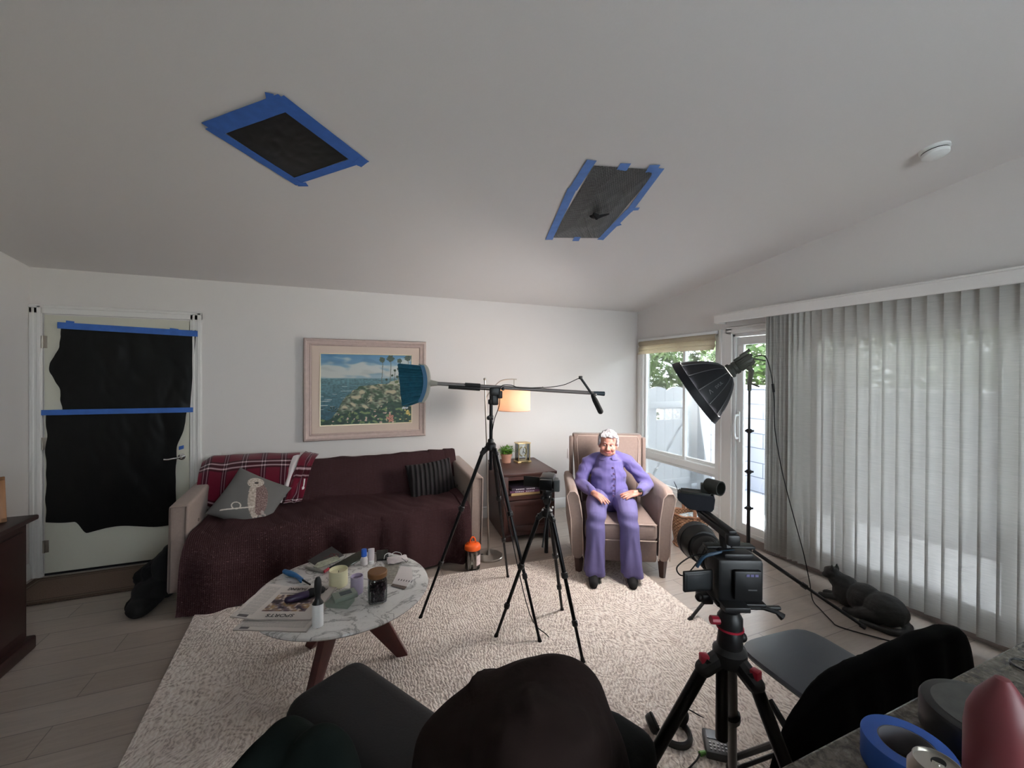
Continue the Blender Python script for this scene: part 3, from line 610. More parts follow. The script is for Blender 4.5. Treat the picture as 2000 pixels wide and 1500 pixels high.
# cushions
def cushion(name, c, size, T, material, label, colfn=None, th=.085):
    """a plump square pillow; T rotates the local x (width) y (height) z (thickness) frame"""
    w, h = size; o_ = thing(name, label, 'cushion', c); R = T
    def side(sgn):
        def f(u, v):
            a, b = 2*u-1, 2*v-1; k = (1-abs(a)**2.6)*(1-abs(b)**2.6); pin = 1-.06*(abs(a)**2)*(1-abs(b))-.0; pin2 = 1-.07*(1-abs(a)**2)*abs(b); t_ = th*max(k, 0)**.42
            return V(c)+R @ V((a*w/2*(1-.07*(1-abs(b)**2)*abs(a)**3), b*h/2*(1-.07*(1-abs(a)**2)*abs(b)**3), sgn*(t_+.006*nz(a*3, b*3, sgn+w*9)*k)))
        return f
    if colfn: colgrid('cover', side(1), colfn, 160, 160, material, o_, thick=0)
    else: M().grid(side(1), 50, 50).build('cover', material, o_)
    M().grid(side(-1), 50, 50).build('back_cover', material if not colfn else mat('grey_cotton', (104, 102, 100), .9, bump=.2, bs=300), o_); return o_
def owl(u, v):
    c = [104, 102, 100]; n = nz(u*30, v*30, 2); x, y = (u-.60)/1.22, (v-.52)/1.22; th = radians(-28); a = x*cos(th)-y*sin(th); b = x*sin(th)+y*cos(th)
    if (a/.10)**2+(b/.30)**2 < 1+.15*n: c = [176+40*n, 162+40*n, 150+40*n]
    if ((a-.06)/.10)**2+((b+.02)/.25)**2 < 1+.1*n and a > .0: q_ = nz(u*50, v*60, 3); c = [122+60*q_, 100+60*q_, 96+60*q_]
    if ((a+.01)/.11)**2+((b-.26)/.09)**2 < 1: q_ = nz(u*60, v*60, 8); c = [178+70*q_, 166+70*q_, 154+70*q_]
    if (a/.05)**2+((b-.25)/.03)**2 < .35: c = [66, 58, 54]
    if abs(b+.27+.0) < .35 and abs(y+.24-.55*(x+.15)) < .011 and -.33 < x < .05: c = [214, 206, 194]
    if abs(((x+.17)/.06)**2+((y+.2)/.05)**2-1) < .28: c = [206, 198, 186]
    if (abs(a-.10)/.05)**2+((b+.30)/.10)**2 < 1 and n > -.1: c = [160, 148, 142]
    return c
TO = Matrix(((.90, -.10, -.42), (-.15, .66, -.72+.0), (.34, .74, .57))).to_3x3()
xa = V((.88, -.20, -.42)).normalized(); za = V((-.05, -.78, .58)).normalized(); ya = za.cross(xa).normalized(); za = xa.cross(ya); TO = Matrix((xa, ya, za)).transposed()
ow = cushion('throw_pillow', (-.655, 3.80, .60), (.43, .40), TO, attr_mat('printed_cotton', .9, .2, 300), 'grey square cushion printed with a perched owl leaning on the left sofa arm', owl)
M().box(V((-.655, 3.80, .60))+TO @ V((.215, -.125, .0)), (.03, .004, .03), m=TO).build('care_tag', m_vinyl, ow)
xa = V((.97, .22, .05)).normalized(); za = V((.12, -.90, .38)).normalized(); ya = za.cross(xa).normalized(); za = xa.cross(ya); TB = Matrix((xa, ya, za)).transposed()
t = NT('black_ribbed_velvet'); gp = t.pos(); mpp = t.n('Mapping'); t.l(gp, mpp.inputs[0]); mpp.inputs['Rotation'].default_value = (0, 0, radians(0)); wv_ = t.n('TexWave', i_Scale=7.5, i_Distortion=.6); t.l(mpp.outputs[0], wv_.inputs[0])
t.set('Base Color', t.mix(wv_.outputs['Fac'], (14, 12, 14), (34, 28, 31))); t.set('Roughness', .9); t.bump(wv_.outputs['Fac'], 1., .02)
cushion('throw_pillow', (.79, 3.90, .60), (.46, .36), TB, t.m, 'black cushion with vertical ribs propped at the right end of the sofa')
# black fabric heap at the sofa's left
k = M(); b0 = V((-1.24, 3.62, 0))
k.grid(lambda u, v: (-1.27+.17*u-.03*sin(v*9)*(1-u)+.05*(1-v)*(0 if u > .5 else -1)*.4, 3.50+.45*u*(.4)+.02*sin(u*20)+.1*v*(1-u), .005+(.30+.05*u)*v*(1-.25*(1-u))+.012*nz(u*6, v*6)), 40, 40, thick=.012)
k.ball((-1.21, 3.60, .09), (.10, .15, .10), 16).ball((-1.20, 3.72, .12), (.09, .14, .14), 16).ball((-1.22, 3.50, .05), (.09, .12, .06), 14).ball((-1.16, 3.66, .22), (.06, .12, .12), 16).ball((-1.14, 3.68, .30), (.035, .09, .07), 12)
tag(organic(k, 'black_garment', mat('black_cloth', (14, 14, 15), .95, bump=.3, bs=60), .008, 3, at=(-1.2, 3.6, 0), disp=lambda p, n: n*.012*nz(p.x*11, p.y*11, p.z*11)), 'crumpled black garment heaped on the floor beside the left sofa arm', 'clothing')

# door mat and rug
def flat_rug(name, quad, m, label, cat, th=.008, rnd=.0):
    k = M(); P = [V((*q, 0)) for q in quad]; k.prism([p+V((0, 0, .0005)) for p in P], (0, 0, th)); o = k.build(name, m, at=sum(P, V())/4); return tag(o, label, cat)
t = NT('door_mat_weave'); a = t.n('Attribute', attribute_name='Col'); t.set('Base Color', t.mix(.25, a.outputs[0], t.ramp(t.noise(t.pos(), 160, 3), [(.3, (40, 34, 30)), (.7, (150, 130, 112))]))); t.set('Roughness', .95)
def matcol(u, v):
    e = min(u*1.0, 1-u)*.95; f = min(v, 1-v)*.5; d = min(e, f)
    return (78, 62, 52) if d < .035 else (122, 108, 92) if d < .05 else (64, 50, 44) if d < .06 else (118, 96, 84)
tag(colgrid('door_mat', lambda u, v: (-2.17+.95*u, 3.87+.46*v, .012), matcol, 120, 70, t.m, at=(-1.7, 4.1, 0), thick=.01), 'brown bordered mat on the floor in front of the entry door', 'rug')
RQ = [(-.88, 3.31), (2.28, 3.12), (2.02, .55), (-.74, .55)]
k = M(); P = [V((*q, 0)) for q in RQ]
def rugf(u, v): return P[0].lerp(P[1], u).lerp(P[3].lerp(P[2], u), v)+V((0, 0, .012+.0012*nz(u*60, v*60)))
k.grid(rugf, 60, 50, thick=.010); tag(k.build('area_rug', m_rug, at=(.7, 1.9, 0)), 'large cream and taupe rug with carved wavy pile under the coffee table and tripods', 'rug')

# ================================================================ coffee table
ct = thing('coffee_table', 'round white marble coffee table on three splayed reddish wooden legs', 'table', (.02, 2.416, 0))
t = NT('white_marble'); p = t.pos(); n1 = t.n('TexNoise', i_Scale=4., i_Detail=7., i_Roughness=.62, i_Distortion=1.6); t.l(p, n1.inputs[0])
v1 = t.math('ABSOLUTE', t.math('SUBTRACT', n1.outputs['Fac'], .5)); n2 = t.n('TexNoise', i_Scale=11., i_Detail=6., i_Distortion=2.2); t.l(p, n2.inputs[0]); v2 = t.math('ABSOLUTE', t.math('SUBTRACT', n2.outputs['Fac'], .5))
c1 = t.ramp(v1, [(0., (156, 154, 152)), (.012, (190, 188, 186)), (.03, (226, 224, 221)), (.4, (232, 230, 227))]); c2 = t.ramp(v2, [(0., (150, 148, 146)), (.012, (222, 220, 218)), (1., (255, 255, 255))])
t.set('Base Color', t.mix(.35, c1, c2, 'MULTIPLY')); t.set('Roughness', .22); m_marble = t.m
M().lathe([(0, .427), (.425, .427), (.438, .432), (.444, .440), (.441, .447), (.435, .450), (0, .450)], Matrix.Translation((.02, 2.416, 0)), 96).build('tabletop', m_marble, ct)
m_cherry = mat('reddish_wood', (78, 34, 32), .4, var=.25, vs=22)
for a in (-5, -122, 126):
    d = V((cos(radians(a)), sin(radians(a)), 0)); s = V((-d.y, d.x, 0)); c0 = V((.02, 2.416, 0)); k = M()
    prof_ = [(d*-.06, .425), (d*.13, .425), (d*.345, .0), (d*.29, .0)]
    k.prism([c0+q*1+V((0, 0, z))-s*.019 for q, z in prof_], s*.038); bmesh.ops.bevel(k.b, geom=k.b.edges[:], offset=.006, segments=2, profile=.5, affect='EDGES'); k.build('leg', m_cherry, ct)
TZ = .4505
# newspapers
m_news = attr_mat('newsprint', .9); m_ink = mat('printing_ink', (34, 32, 34), .9)
def newscol(seed, photo=True):
    def f(u, v):
        c = [196, 188, 182]; g = lambda a, b, x: a < x < b
        if photo and g(.30, .86, u) and g(.20, .70, v):
            n = nz(u*9, v*9, seed); n2 = nz(u*23, v*17, seed+4); c = [120+90*n, 104+70*n+30*n2, 104+60*n2]
            if n2 > .2: c = [196, 176, 160]
            if n < -.25: c = [64, 52, 58]
            return [max(20, min(230, x)) for x in c]
        if (g(.05, .24, u) or (not photo and g(.05, .95, u))) and g(.08, .92, v) and (v*70) % 1 < .45 and nz(u*60, int(v*70), seed) > -.35: c = [150, 144, 140]
        if g(.30, .86, u) and g(.73, .76, v): c = [130, 126, 124]
        if g(.07, .20, u) and g(.02, .09, v): c = [88, 84, 84]
        return c
    return f
def newspaper(c, rz, size, z, label, seed, photo=True, curl=.0, texts=()):
    T = Matrix.Translation((c[0], c[1], z)) @ Matrix.Rotation(rz, 4, 'Z'); w, h = size
    o = thing('newspaper', label, 'newspaper', (c[0], c[1], z), rz, 'newspapers on the coffee table')
    def zf(u, v): return .006+.004*nz(u*3, v*3, seed)+curl*sstep(.35, 0, u)*.05-.0
    colgrid('front_page', lambda u, v: T @ V(((u-.5)*w, (v-.5)*h, zf(u, v))), newscol(seed, photo), 130, 130, m_news, o, thick=.0)
    M().grid(lambda u, v: T @ V(((u-.5)*w*1.01+.003, (v-.5)*h*1.005, zf(u, v)-.001)), 30, 30, thick=.0045).build('inner_pages', mat('newsprint_edge', (176, 168, 160), .9), o)
    for s, sz, (tx, ty), xs in texts:
        text(s, sz, T @ Matrix.Translation((tx, ty, .0105)) @ Matrix.Rotation(pi, 4, 'Z') @ Matrix.Diagonal((xs, 1, 1, 1)), 'headline', m_ink, o, .0003)
    return o
newspaper((-.245, 2.225), radians(-24), (.33, .24), TZ, 'folded newspaper lying lowest in the pile at the near rim of the table', 5, False)
newspaper((-.245, 2.335), radians(-22), (.37, .30), TZ+.008, 'newspaper with a SPORTS headline and a large photo topping the pile on the marble table', 2, True, .25, (('SPORTS', .034, (.035, -.127), 1.1), ('PERFECT PAIRING', .036, (.05, .112), .72)))
# lint roller
lr = thing('lint_roller', 'white lint roller standing upright with a black handle on the near side of the table', 'lint roller', (-.095, 2.085, TZ)); lc = V((-.095, 2.085, TZ))
M().lathe([(.021, 0), (.024, .001), (.024, .10), (.018, .1005), (.018, .002)], Matrix.Translation(lc), 28).build('adhesive_roll', mat('white_paper', (232, 232, 232), .6), lr)
M().lathe([(.017, .09), (.0235, .101), (.022, .106), (.014, .118), (.011, .13), (.013, .15), (.0155, .18), (.014, .205), (.008, .221), (0, .224)], Matrix.Translation(lc), 20, sx=1.05, sy=.8).build('handle', m_blacksatin, lr)
# spectacle case, dark purple and black, across the newspaper
k = M(); limb(k, [onz(562, 1172, .485), onz(585, 1165, .487), onz(607, 1158, .485)], [.016, .019, .017], 12); q = thing('hair_brush', 'dark purple and black brush lying across the upper newspaper', 'brush', onz(590, 1164, .47))
k.build('handle', mat('dark_purple', (44, 30, 62), .4), q); k = M(); limb(k, [onz(607, 1158, .485), onz(628, 1152, .485)], [.022, .018], 12); k.build('brush_head', m_rubber, q)
# blue utility lighter
q = thing('utility_lighter', 'blue long-nosed utility lighter at the left rim of the marble table', 'lighter', onz(575, 1122, TZ)); k = M(); A, B, C_, D_ = onz(556, 1116, .462), onz(578, 1124, .464), onz(590, 1132, .464), onz(606, 1142, .458)
limb(k, [A, A.lerp(B, .5), B], [.013, .015, .012], 12); limb(k, [B, C_], [.012, .009], 12); limb(k, [B+V((.004, -.01, -.004)), C_+V((-.004, -.018, -.004))], [.007, .006], 10); organic(k, 'handle', mat('blue_plastic', (40, 98, 150), .4), .0025, 2, parent=q)
M().tube([C_, D_], [.006, .004], 10).build('nozzle', m_blackmetal, q)
# candles
def candle(name, c, r, h, wax, wh, label, rim_m):
    o = thing(name, label, 'candle', (*c, TZ)); T = Matrix.Translation((*c, TZ))
    M().lathe([(r-.004, .002), (r*.93, 0), (r, .004), (r, h), (r-.003, h), (r-.004, .002)], T, 40).build('glass_cup', rim_m, o)
    M().lathe([(0, .0025), (r-.0045, .0025), (r-.0036, wh), (r*.5, wh-.003), (0, wh-.002)], T, 40).build('wax', wax, o)
    M().cyl((c[0], c[1], TZ+wh-.003), (c[0]+.001, c[1], TZ+wh+.008), .0013, seg=6).build('wick', m_rubber, o); return o
c1 = onz(661, 1143, TZ); c1 = (c1.x, c1.y)
candle('candle', c1, .048, .088, mat('cream_wax', (226, 220, 188), .5), .072, 'wide cream candle in a glass cup, left of the lilac one on the marble table', mat('cream_frosted_cup', (214, 208, 172), .3))
c2 = onz(697, 1157, TZ); candle('candle', (c2.x, c2.y), .032, .088, mat('lilac_wax', (200, 186, 208), .5), .068, 'tall lilac candle in a clear glass between the cream candle and the storage jar', mat('lilac_frosted_cup', (186, 174, 196), .3))
# storage jar
jc = onz(737, 1172, TZ); jp = thing('storage_jar', 'square glass storage jar full of small dark pieces under a brown lid', 'jar', jc); T = Matrix.Translation(jc)
M().lathe([(.034, 0), (.044, .004), (.046, .02), (.046, .10), (.044, .112), (.036, .126), (.036, .135), (.033, .135), (.041, .110), (.043, .02), (.04, .006), (0, .005)], T, 48, sq=5).build('glass_body', m_jar, jp)
t = NT('dark_pieces'); vo = t.n('TexVoronoi', i_Scale=120.); t.l(t.pos(), vo.inputs[0]); t.set('Base Color', t.ramp(vo.outputs['Distance'], [(0, (96, 70, 78)), (.5, (44, 30, 38)), (1, (20, 14, 18))])); t.set('Roughness', .35); t.bump(vo.outputs['Distance'], 1., .006)
M().lathe([(0, .006), (.038, .007), (.042, .02), (.042, .10), (.036, .108), (0, .104)], T, 48, sq=5).build('contents', t.m, jp)
M().lathe([(.037, .124), (.047, .124), (.048, .128), (.048, .146), (.045, .150), (0, .151)], T, 40).build('lid', mat('brown_lid', (124, 84, 48), .5), jp)
# two small green boxes
m_green = mat('sage_card', (138, 148, 136), .7); bc = onz(668, 1180, TZ)
q = thing('gift_box', 'small sage green box lying under an identical box near the table centre', 'box', (bc.x-.008, bc.y, TZ), radians(-2)); M().box((bc.x-.008, bc.y, TZ+.012), (.115, .075, .024), rz=radians(-28), bev=.003).build('box_body', m_green, q); M().box((bc.x-.008, bc.y, TZ+.022), (.118, .078, .006), rz=radians(-28), bev=.002).build('lid', m_green, q)
q = thing('gift_box', 'sage green box with a dark square window stacked on a similar box', 'box', (bc.x+.012, bc.y+.012, TZ+.025)); R_ = radians(14); M().box((bc.x+.012, bc.y+.012, TZ+.036), (.11, .072, .022), rz=R_, bev=.003).build('box_body', m_green, q); M().box((bc.x+.016, bc.y+.014, TZ+.0478), (.055, .034, .002), rz=R_).build('label_window', mat('slate_card', (72, 82, 88), .4), q)
# things at the far side of the table
def slab(name, pts, th, z, m, label, cat, group=None):
    P = [onz(x, y, z) for x, y in pts]; c = sum(P, V())/len(P); k = M(); k.prism(P, (0, 0, th)); bmesh.ops.bevel(k.b, geom=k.b.edges[:], offset=min(th*.3, .002), segments=1, affect='EDGES'); return tag(k.build(name, m, at=c), label, cat, group)
slab('clipboard', [(600, 1096), (648, 1068), (672, 1085), (622, 1108)], .004, TZ, mat('black_board', (34, 34, 36), .5), 'black clipboard under odds and ends at the far left rim of the marble table', 'clipboard')
slab('magazine', [(612, 1108), (612+8, 1100), (658, 1086), (665, 1093), (624, 1110)], .005, TZ+.006, attr_mat('x', .5) if False else mat('pale_green_print', (150, 152, 134), .5, var=.35, vs=60), 'pale greenish printed leaflet lying on the black clipboard', 'leaflet')
slab('tablet_computer', [(640, 1112), (702, 1078), (716, 1088), (664, 1118)], .009, TZ, mat('black_glass', (16, 16, 18), .15), 'black tablet lying behind the cream candle', 'tablet')
slab('book', [(735, 1078), (757, 1076), (760, 1094), (736, 1096)], .012, TZ, m_blacksatin, 'small black booklet at the far rim behind the storage jar', 'book')
slab('postcard', [(752, 1103), (781, 1102), (770, 1140), (742, 1142)], .0015, TZ, mat('photo_print', (116, 112, 104), .35, var=.6, vs=55), 'colour picture card half hidden by the storage jar', 'card')
cdq = thing('greeting_card', 'white folded card with dark marks and a patterned band near the right rim', 'card', onz(780, 1130, TZ))
k = M(); k.prism([onz(x, y, TZ) for x, y in ((783, 1106), (804, 1110), (806, 1130), (790, 1150), (764, 1144))], (0, 0, .002)); k.build('card_sheet', mat('white_card', (212, 204, 202), .7), cdq)
k = M(); k.prism([onz(x, y, TZ+.003) for x, y in ((767, 1140), (795, 1146), (790, 1151), (763, 1144))], (0, 0, .0006)); k.build('patterned_band', mat('band_print', (96, 84, 78), .7, var=.4, vs=120), cdq); k = M()
for i in range(6): a = onz(779+i*5, 1132+i*.8, TZ+.003); k.box(a, (.004, .016, .0008), rz=radians(-30))
k.build('printed_marks', m_ink, cdq)
sb = onz(711, 1103, TZ); q = thing('pump_bottle', 'white bottle with a bright blue cap at the far side of the marble table', 'bottle', sb); T = Matrix.Translation(sb)
M().lathe([(.018, 0), (.021, .003), (.021, .035), (.014, .05), (.012, .056), (0, .056)], T, 24).build('bottle_body', mat('white_bottle', (214, 208, 208), .35), q); M().lathe([(.016, .052), (.0165, .054), (.015, .094), (0, .096)], T, 24).build('cap', mat('bright_blue_cap', (44, 96, 196), .4), q)
sb = onz(725, 1100, TZ); q = thing('lotion_tube', 'white lotion tube standing on its cap behind the storage jar', 'tube', sb)
M().lathe([(.016, 0), (.016, .018), (.0, .018)], Matrix.Translation(sb), 20).build('cap', m_vinyl, q); M().lathe([(.017, .018), (.018, .03), (.019, .085), (.019, .088), (0, .088)], Matrix.Translation(sb), 20, sy=.5).build('tube_body', mat('white_tube', (212, 202, 206), .4), q)
q = thing('face_mask', 'crumpled white face mask with ear loops and a dark wire by the far right rim', 'face mask', onz(775, 1095, TZ)); c0 = onz(776, 1096, TZ)
M().grid(lambda u, v: c0+V(((u-.5)*.12, (v-.5)*.09, .012+.012*sin(u*pi)*sin(v*pi)+.006*nz(u*5, v*5))), 24, 24, thick=.002).build('mask_cloth', mat('white_gauze', (212, 202, 202), .9), q)
k = M(); k.tube(spline([onz(750, 1092, .47), onz(752, 1084, .49), onz(760, 1080, .49), onz(768, 1084, .48)], 6), .0016, 6).tube(spline([onz(765, 1082, .48), onz(772, 1078, .49), onz(782, 1080, .49), onz(785, 1086, .475)], 6), .0016, 6); k.build('ear_loop', m_vinyl, q)
M().tube([onz(784, 1090, .47), onz(794, 1098, .47), onz(797, 1095, .47)], .0015, 6).build('nose_wire', m_blackmetal, q)
q = thing('marker_pen', 'grey pen with a red cap lying in front of the clipboard', 'pen', onz(630, 1115, TZ)); A, B, C_ = onz(598, 1108, .457), onz(632, 1117, .458), onz(642, 1111, .459)
M().tube([A, A.lerp(B, .5), B], [.006, .009, .008], 10).build('barrel', mat('grey_barrel', (128, 124, 116), .5), q); M().tube([B, C_], .009, 10).build('cap', mat('red_cap', (170, 34, 54), .4), q)
q = thing('eyeglasses', 'folded reading glasses with dark red lenses resting on the leaflet', 'glasses', onz(650, 1085, .47)); k = M()
for px in (648, 657): c = onz(px, 1084, .475); k.tube([c+V((.013*cos(a*pi/6), 0, .009*sin(a*pi/6))) for a in range(12)], .0014, 6, closed=True)
k.tube([onz(650, 1082, .475), onz(655, 1082, .475)], .0014, 6).tube([onz(646, 1085, .475), onz(632, 1090, .465)], .0014, 6); k.build('frame', mat('dark_red_frame', (96, 30, 38), .3), q)

# ================================================================ end table, lamp, clock, plant, books
et = thing('end_table', 'dark brown wooden end table with an open shelf and a panel door by the sofa', 'end table', (1.735, 4.0, 0), radians(-6)); m_et = mat('walnut_stain', (66, 37, 32), .42, var=.22, vs=10)
m_etd = mat('dark_stain_inside', (30, 18, 16), .6)
def L(k, c, s, name, m=m_et, bev=.003, par=None): k.box(c, s, bev=bev, seg=1); return k
W, D, H = .52, .66, .648
k = M(); k.box((0, 0, H-.015), (W+.04, D+.03, .03), bev=.006); k.build('top', m_et, et, local=True)
k = M(); k.box((-W/2+.011, 0, .31), (.022, D-.02, .60)).box((W/2-.011, 0, .31), (.022, D-.02, .60)).box((0, D/2-.02, .31), (W-.03, .012, .58)).box((0, .02, .405), (W-.04, D-.05, .018)).box((0, .02, .07), (W-.04, D-.05, .018))
for sx in (-1, 1): k.box((sx*(W/2-.022), -D/2+.012, .31), (.046, .024, .62), bev=.003)
k.box((0, -D/2+.012, .60), (W-.08, .022, .045)).box((0, -D/2+.012, .40), (W-.08, .022, .03)).box((0, -D/2+.012, .065), (W-.08, .022, .05)); k.build('carcass', m_et, et, local=True)
k = M(); k.box((-(W/2-.045), -D/2-.002, .03), (.07, .05, .06), bev=.01).box((W/2-.045, -D/2-.002, .03), (.07, .05, .06), bev=.01).box((-(W/2-.045), D/2-.03, .03), (.07, .05, .06), bev=.01).box((W/2-.045, D/2-.03, .03), (.07, .05, .06), bev=.01); k.build('foot', m_et, et, local=True)
k = M(); y = -D/2-.003; k.box((0, y+.008, .235), (W-.10, .012, .28)); 
for sx in (-1, 1): k.box((sx*(W/2-.075), y, .235), (.055, .02, .29), bev=.002)
for zz in (.115, .355): k.box((0, y, zz), (W-.10, .02, .05), bev=.002)
q = k.build('door', m_et, et, local=True); M().ball((.155, y-.022, .36), .011, 12).cyl((.155, y-.005, .36), (.155, y-.022, .36), .005).build('knob', m_gold, q, local=True)
M().tube([(-.17, y-.012, .078), (.13, y-.012, .078), (.14, y-.012, .07), (.14, y-.012, .05)], .003, 6).build('base_moulding', m_et, et, local=True)
Te = root_m(et)
for i, (c, th, lab, s) in enumerate((((196, 164, 116), .024, 'tan book lowest in the short stack on the end table shelf', .30), ((106, 60, 92), .022, 'purple book with white title in the middle of the end table shelf stack', .30), ((62, 50, 66), .024, 'dark violet book topping the stack on the end table shelf', .28))):
    z0 = .4145+sum((.024, .022, .024)[:i])+.0005*i; ang_ = radians((3, -2, 1)[i]); o = thing('book', lab, 'book', Te @ V((-.03, -.18, z0)), radians(-6)+ang_, 'books on the end table shelf')
    mc = mat('book_cover', c, .5); k = M(); k.box((0, 0, .0015), (s, .2, .003)).box((0, 0, th-.0015), (s, .2, .003)).box((0, -.099, th/2), (s, .003, th), bev=.001); k.build('cover', mc, o, local=True)
    M().box((0, .002, th/2), (s-.006, .19, th-.006)).build('pages', mat('page_block', (206, 196, 176), .8), o, local=True)
    if i: k = M(); [k.box((-.09+j*.018, -.1012, th/2), (.012, .001, th*.4)) for j in range(11) if j != 5]; k.build('spine_title', mat('white_foil', (216, 208, 214), .6), o, local=True)
# anniversary clock
cc = onz(1020, 902, H); ck = thing('mantel_clock', 'brass and glass mantel clock on the end table beside the potted plant', 'clock', (cc.x, cc.y-.005, H), radians(4)); m_brass = mat('brass', (205, 178, 128), .3, .8)
k = M(); k.box((0, 0, .009), (.165, .115, .018), bev=.004); k.build('base', m_brass, ck, local=True); M().box((0, -.0585, .010), (.085, .002, .007)).build('name_plate', m_rubber, ck, local=True); M().box((0, 0, .208), (.155, .105, .010), bev=.003).build('top', m_brass, ck, local=True)
for sx in (-1, 1):
    for sy in (-1, 1): M().cyl((sx*.066, sy*.042, .018), (sx*.066, sy*.042, .204), .0045, seg=8).build('pillar', m_brass, ck, local=True)
k = M(); [k.box(c, s) for c, s in (((0, -.047, .11), (.13, .0015, .185)), ((0, .047, .11), (.13, .0015, .185)), ((-.071, 0, .11), (.0015, .09, .185)), ((.071, 0, .11), (.0015, .09, .185)))]; k.build('glass_panel', m_jar, ck, local=True)
k = M(); R9 = Matrix.Rotation(radians(90), 4, 'X'); k.tube([(.046*cos(a*pi/12), -.01, .115+.05*sin(a*pi/12)) for a in range(24)], .006, 8, closed=True); k.build('dial_ring', mat('antique_brass', (150, 132, 78), .4, .7), ck, local=True)
k = M(); k.box((0, -.018, .12), (.005, .002, .055), m=Matrix.Rotation(.2, 4, 'Y')).box((.014, -.018, .103), (.045, .002, .006), m=Matrix.Rotation(.8, 4, 'Y')); k.build('clock_hand', m_rubber, ck, local=True); k = M(); k.box((0, -.012, .168), (.022, .012, .018), bev=.003).box((0, -.012, .062), (.022, .012, .016), bev=.003); k.build('mounting', m_vinyl, ck, local=True)
# potted plant
pc = onz(989, 904, H); pp = thing('potted_plant', 'small leafy green plant in a terracotta pot on the end table', 'plant', (pc.x, pc.y, H)); T = Matrix.Translation((pc.x, pc.y, H))
M().lathe([(.040, 0), (.046, .003), (.050, .02), (.049, .024), (.056, .075), (.062, .078), (.063, .10), (.058, .10), (.055, .08), (0, .078)], T, 32).build('pot', mat('terracotta', (176, 128, 108), .8, var=.1), pp); M().lathe([(0, .08), (.055, .086), (0, .09)], T, 20).build('soil', mat('soil', (52, 40, 30), .95), pp)
rd = random.Random(3)
def leafset(k, n, c, R, up):
    for i in range(n):
        a = rd.uniform(0, 2*pi); el = rd.uniform(.1, 1.3); r = R*rd.uniform(.35, 1); p = c+V((cos(a)*cos(el)*r, sin(a)*cos(el)*r, sin(el)*r*1.1+up)); d = V((cos(a), sin(a), rd.uniform(-.7, .5))).normalized(); s = V((-sin(a), cos(a), rd.uniform(-.3, .3))).normalized(); L_ = rd.uniform(.012, .024)
        vs = [k.b.verts.new(x) for x in (p-d*L_*.2, p+s*L_*.55+d*L_*.5, p+d*L_*1.5, p-s*L_*.55+d*L_*.5)]; k.b.faces.new(vs)
k = M(); leafset(k, 330, V((pc.x, pc.y, H+.10)), .085, 0); k.build('leaves', leaf_mat('houseplant_leaf', (62, 120, 34), (134, 182, 78)), pp, flat=True); k = M()
for i in range(16): a = i*.4*2.4; k.tube(spline([(pc.x, pc.y, H+.08), (pc.x+.03*cos(a), pc.y+.03*sin(a), H+.13), (pc.x+.075*cos(a), pc.y+.075*sin(a), H+.15+.03*sin(i*3))], 4), .0015, 5)
k.build('stems', m_leafA, pp)
# floor lamp
lc = V((1.2, 3.44, 0)); fl = thing('floor_lamp', 'lit arc floor lamp with a steel pole and cream drum shade behind the boom stand', 'floor lamp', lc)
M().lathe([(.125, 0), (.125, .012), (.12, .016), (.03, .018), (.022, .022), (.012, .05), (.009, .06), (0, .06)], Matrix.Translation(lc), 40).build('base', m_steel, fl)
M().tube([lc+V((0, 0, .05)), lc+V((-.02, 0, .9)), (1.158, 3.44, 1.545)], [.0085, .0075, .007], 12).ball((1.157, 3.44, 1.555), .012, 10).build('pole', m_steel, fl)
shc = V((1.50, 3.60, 0)); M().tube(spline([(1.162, 3.442, 1.37), (1.185, 3.45, 1.41), (1.24, 3.475, 1.47), (1.33, 3.52, 1.535), (1.42, 3.56, 1.552), (1.53, 3.615, 1.552)], 8), .005, 8).tube([(1.50, 3.60, 1.55), (1.50, 3.60, 1.46)], .004, 8).build('arm', m_steel, fl)
t = NT('linen_lampshade'); d = t.n('BsdfDiffuse'); r = t.n('BsdfTranslucent'); d.inputs[0].default_value = lin((240, 222, 206)); r.inputs[0].default_value = lin((255, 232, 214)); mx = t.n('MixShader'); mx.inputs[0].default_value = .55; t.l(d.outputs[0], mx.inputs[1]); t.l(r.outputs[0], mx.inputs[2]); t.l(mx.outputs[0], t.out.inputs[0])
M().lathe([(.152, 1.258), (.152, 1.474), (.150, 1.474), (.150, 1.258), (.152, 1.258)], Matrix.Translation(shc), 48).build('lamp_shade', t.m, fl)
k = M().tube([shc+V((.151*cos(a*pi/16), .151*sin(a*pi/16), 1.26)) for a in range(32)], .003, 6, closed=True).tube([shc+V((.151*cos(a*pi/16), .151*sin(a*pi/16), 1.472)) for a in range(32)], .003, 6, closed=True)
for a in range(3): k.tube([shc+V((0, 0, 1.455)), shc+V((.15*cos(a*2.09), .15*sin(a*2.09), 1.455))], .002, 6)
k.build('shade_ring', mat('shade_trim', (206, 160, 140), .6), fl)
t = NT('bulb_glow'); t.set('Emission Color', (1, .74, .52, 1)); t.set('Emission Strength', 30.); M().ball(shc+V((0, 0, 1.37)), (.03, .03, .04), 16).build('bulb', t.m, fl)
k = M().tube(spline([(1.075, 3.46, .02), (1.11, 3.45, .03), (1.15, 3.44, .03)], 5), .003, 6).tube(spline([(1.07, 3.5, .20), (1.075, 3.46, .12), (1.06, 3.47, .02)], 5), .003, 6); k.build('power_cord', m_rubber, fl)
